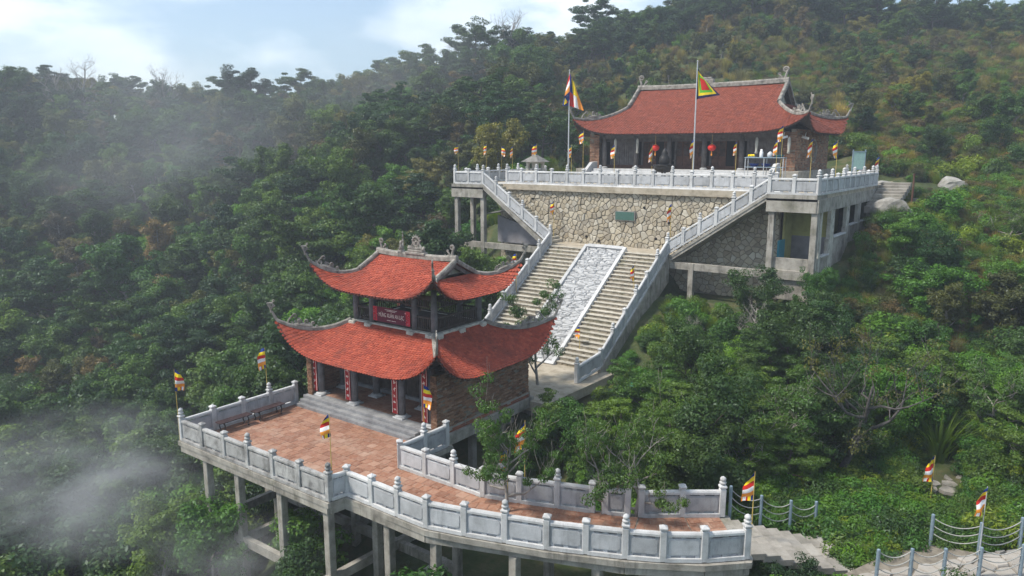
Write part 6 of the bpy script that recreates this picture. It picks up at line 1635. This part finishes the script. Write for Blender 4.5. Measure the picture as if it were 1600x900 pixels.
# everything further off or smaller: one mass of woodland and one of undergrowth
def mass(name, lst, label):
    keys = sorted({(t[1], t[2] % len(SPECIES[t[1]])) for t in lst}); keys = [k for k in keys if k in PROTO]
    ix = {k: i for i, k in enumerate(keys)}; lst = [t for t in lst if (t[1], t[2] % len(SPECIES[t[1]])) in ix]
    me = bpy.data.meshes.new(name); n = len(lst); me.vertices.add(n)
    me.vertices.foreach_set('co', np.array([(t[3], t[4], t[5] - .1) for t in lst], np.float32).ravel())
    for nm, ty, dat in (('kind', 'INT', [ix[(t[1], t[2] % len(SPECIES[t[1]]))] for t in lst]), ('size', 'FLOAT', [t[6] / SPECIES[t[1]][0][2] for t in lst]), ('turn', 'FLOAT', [t[7] for t in lst])):
        at = me.attributes.new(nm, ty, 'POINT'); at.data.foreach_set('value', dat)
    o = bpy.data.objects.new(name, me); col.objects.link(o)
    ng = bpy.data.node_groups.new(name, 'GeometryNodeTree'); ng.interface.new_socket('Geometry', in_out='INPUT', socket_type='NodeSocketGeometry'); ng.interface.new_socket('Geometry', in_out='OUTPUT', socket_type='NodeSocketGeometry')
    gi, go = ng.nodes.new('NodeGroupInput'), ng.nodes.new('NodeGroupOutput'); jn = ng.nodes.new('GeometryNodeJoinGeometry'); L = ng.links.new
    def att(nm, ty): a = ng.nodes.new('GeometryNodeInputNamedAttribute'); a.data_type = ty; a.inputs['Name'].default_value = nm; return a.outputs['Attribute']
    kd, sz, tn = att('kind', 'INT'), att('size', 'FLOAT'), att('turn', 'FLOAT')
    cx_ = ng.nodes.new('ShaderNodeCombineXYZ'); L(tn, cx_.inputs['Z']); er = ng.nodes.new('FunctionNodeEulerToRotation'); L(cx_.outputs[0], er.inputs[0])
    for k, i in ix.items():
        cmp_ = ng.nodes.new('FunctionNodeCompare'); cmp_.data_type = 'INT'; cmp_.operation = 'EQUAL'; L(kd, cmp_.inputs[2]); cmp_.inputs[3].default_value = i
        for part in PROTO[k].values():
            oi = ng.nodes.new('GeometryNodeObjectInfo'); oi.transform_space = 'ORIGINAL'; oi.inputs['Object'].default_value = part; oi.inputs['As Instance'].default_value = True
            ip = ng.nodes.new('GeometryNodeInstanceOnPoints'); L(gi.outputs[0], ip.inputs['Points']); L(cmp_.outputs[0], ip.inputs['Selection']); L(oi.outputs['Geometry'], ip.inputs['Instance']); L(er.outputs[0], ip.inputs['Rotation']); L(sz, ip.inputs['Scale'])
            L(ip.outputs[0], jn.inputs[0])
    L(jn.outputs[0], go.inputs[0]); md = o.modifiers.new('plants', 'NODES'); md.node_group = ng
    tag(o, label, kind='stuff'); return o
mass('woodland', TREES[286:], 'dense mixed woodland covering the hills')
# ground cover: small plants everywhere between
cover = []
for k in range(30000):
    dd = 18 + 110 * rv.random() ** 1.5; uu = rv.uniform(-80, 1700) if k % 3 else rv.uniform(1150, 1700); x, y = fan(uu, dd); cover.append((x, y, uu, dd))
ca = np.array(cover); cz = ground_np(ca[:, 0], ca[:, 1]); low = []
for (x, y, uu, dd), z in zip(cover, cz):
    z = float(z); q = rv.random()
    if uu < 840 and dd > 46 and q > .35: continue
    if uu > 860 and dd > 62: sp = rv.choice(['olive_shrub', 'straw_tussock', 'green_tussock', 'olive_shrub', 'shrub'])
    elif uu > 1280 and dd > 33: sp = rv.choice(['lime_shrub', 'shrub', 'green_tussock', 'olive_shrub', 'straw_tussock', 'green_tussock'])
    else: sp = rv.choice(['shrub', 'shrub', 'lime_shrub', 'green_tussock', 'shrub'])
    hh = rv.uniform(.35, .85) * (1 + dd / 120)
    if blocked(x, y, hh * .5, hh, z): continue
    low.append((0, sp, rv.randrange(4), x, y, z, hh, rv.uniform(0, 6.28), 1, 0, 0, 0))
mass('undergrowth', SHRUBS[286:] + low, 'low shrubs, grass and ground cover between the trees')
# ---------------------------------------------------------------- air: even haze, and banks of mist
def volume_mat(name, color, density, aniso=0.2):
    m = bpy.data.materials.new(name); m.use_nodes = True; nt = m.node_tree; nt.nodes.clear(); MATS[name] = m
    out = nt.nodes.new('ShaderNodeOutputMaterial'); pv = nt.nodes.new('ShaderNodeVolumePrincipled')
    pv.inputs['Color'].default_value = rgb(color); pv.inputs['Density'].default_value = density; pv.inputs['Anisotropy'].default_value = aniso
    nt.links.new(pv.outputs[0], out.inputs['Volume']); return m, nt, pv
volume_mat('haze_air', (0.80, 0.88, 1.0), 0.0012)
hz = MB(); hz.box(-440, -440, -34, 440, 440, 62); hz_o = put('haze', hz, 'haze_air'); tag(hz_o, 'thin bluish haze filling the valley air', kind='stuff')

def mist_mat(name, density, scale, seed, lo=0.44, hi=0.68):
    m, nt, pv = volume_mat(name, (0.93, 0.96, 1.0), 0.0, 0.1)
    tc = nt.nodes.new('ShaderNodeTexCoord').outputs['Object']
    ln = nt.nodes.new('ShaderNodeVectorMath'); ln.operation = 'LENGTH'; nt.links.new(tc, ln.inputs[0])
    fall = ramp(nt, ln.outputs['Value'], [(0.15, 1.0), (0.95, 0.0)])
    ns = N(nt, 'TexNoise', Scale=scale, Detail=4, Roughness=0.6, Distortion=0.5); mp = nt.nodes.new('ShaderNodeMapping'); mp.inputs['Location'].default_value = (seed, seed * .7, 0)
    nt.links.new(tc, mp.inputs['Vector']); nt.links.new(mp.outputs['Vector'], ns.inputs['Vector'])
    pf = ramp(nt, ns.outputs['Fac'], [(lo, 0.0), (hi, 1.0)])
    mu = mixc(nt, 1.0, fall, pf, 'MULTIPLY'); k = nt.nodes.new('ShaderNodeMath'); k.operation = 'MULTIPLY'; k.inputs[1].default_value = density
    nt.links.new(mu, k.inputs[0]); nt.links.new(k.outputs[0], pv.inputs['Density'])
def mist(label, mat, u, d, z, sx, sy, sz):
    import bmesh
    bm = bmesh.new(); bmesh.ops.create_icosphere(bm, subdivisions=3, radius=1.0); me = bpy.data.meshes.new('mist'); bm.to_mesh(me); bm.free(); me.materials.append(MATS[mat])
    x, y = fan(u, d); o = put('mist', me, None, None, (x, y, z), rotz=YAW, scale=(sx, sy, sz)); tag(o, label, kind='stuff')
mist_mat('mist_low', 0.34, 1.5, 3.0, 0.40, 0.72); mist_mat('mist_far', 0.036, 1.2, 8.0, 0.34, 0.78)
mist('drifting white mist in the lower left valley', 'mist_low', 100, 27, -.6, 6.4, 4.0, 3.4)
mist('wisps of white mist below the left terrace stilts', 'mist_low', 330, 25, -2.6, 4.0, 2.6, 1.5)
mist('thin mist drifting up the far left slope', 'mist_far', 260, 96, 12, 26, 14, 15)
mist('thin mist over the ridge behind the pavilion', 'mist_far', 600, 108, 22, 24, 10, 11)
cy.volume_step_rate = 2.0; cy.volume_max_steps = 128
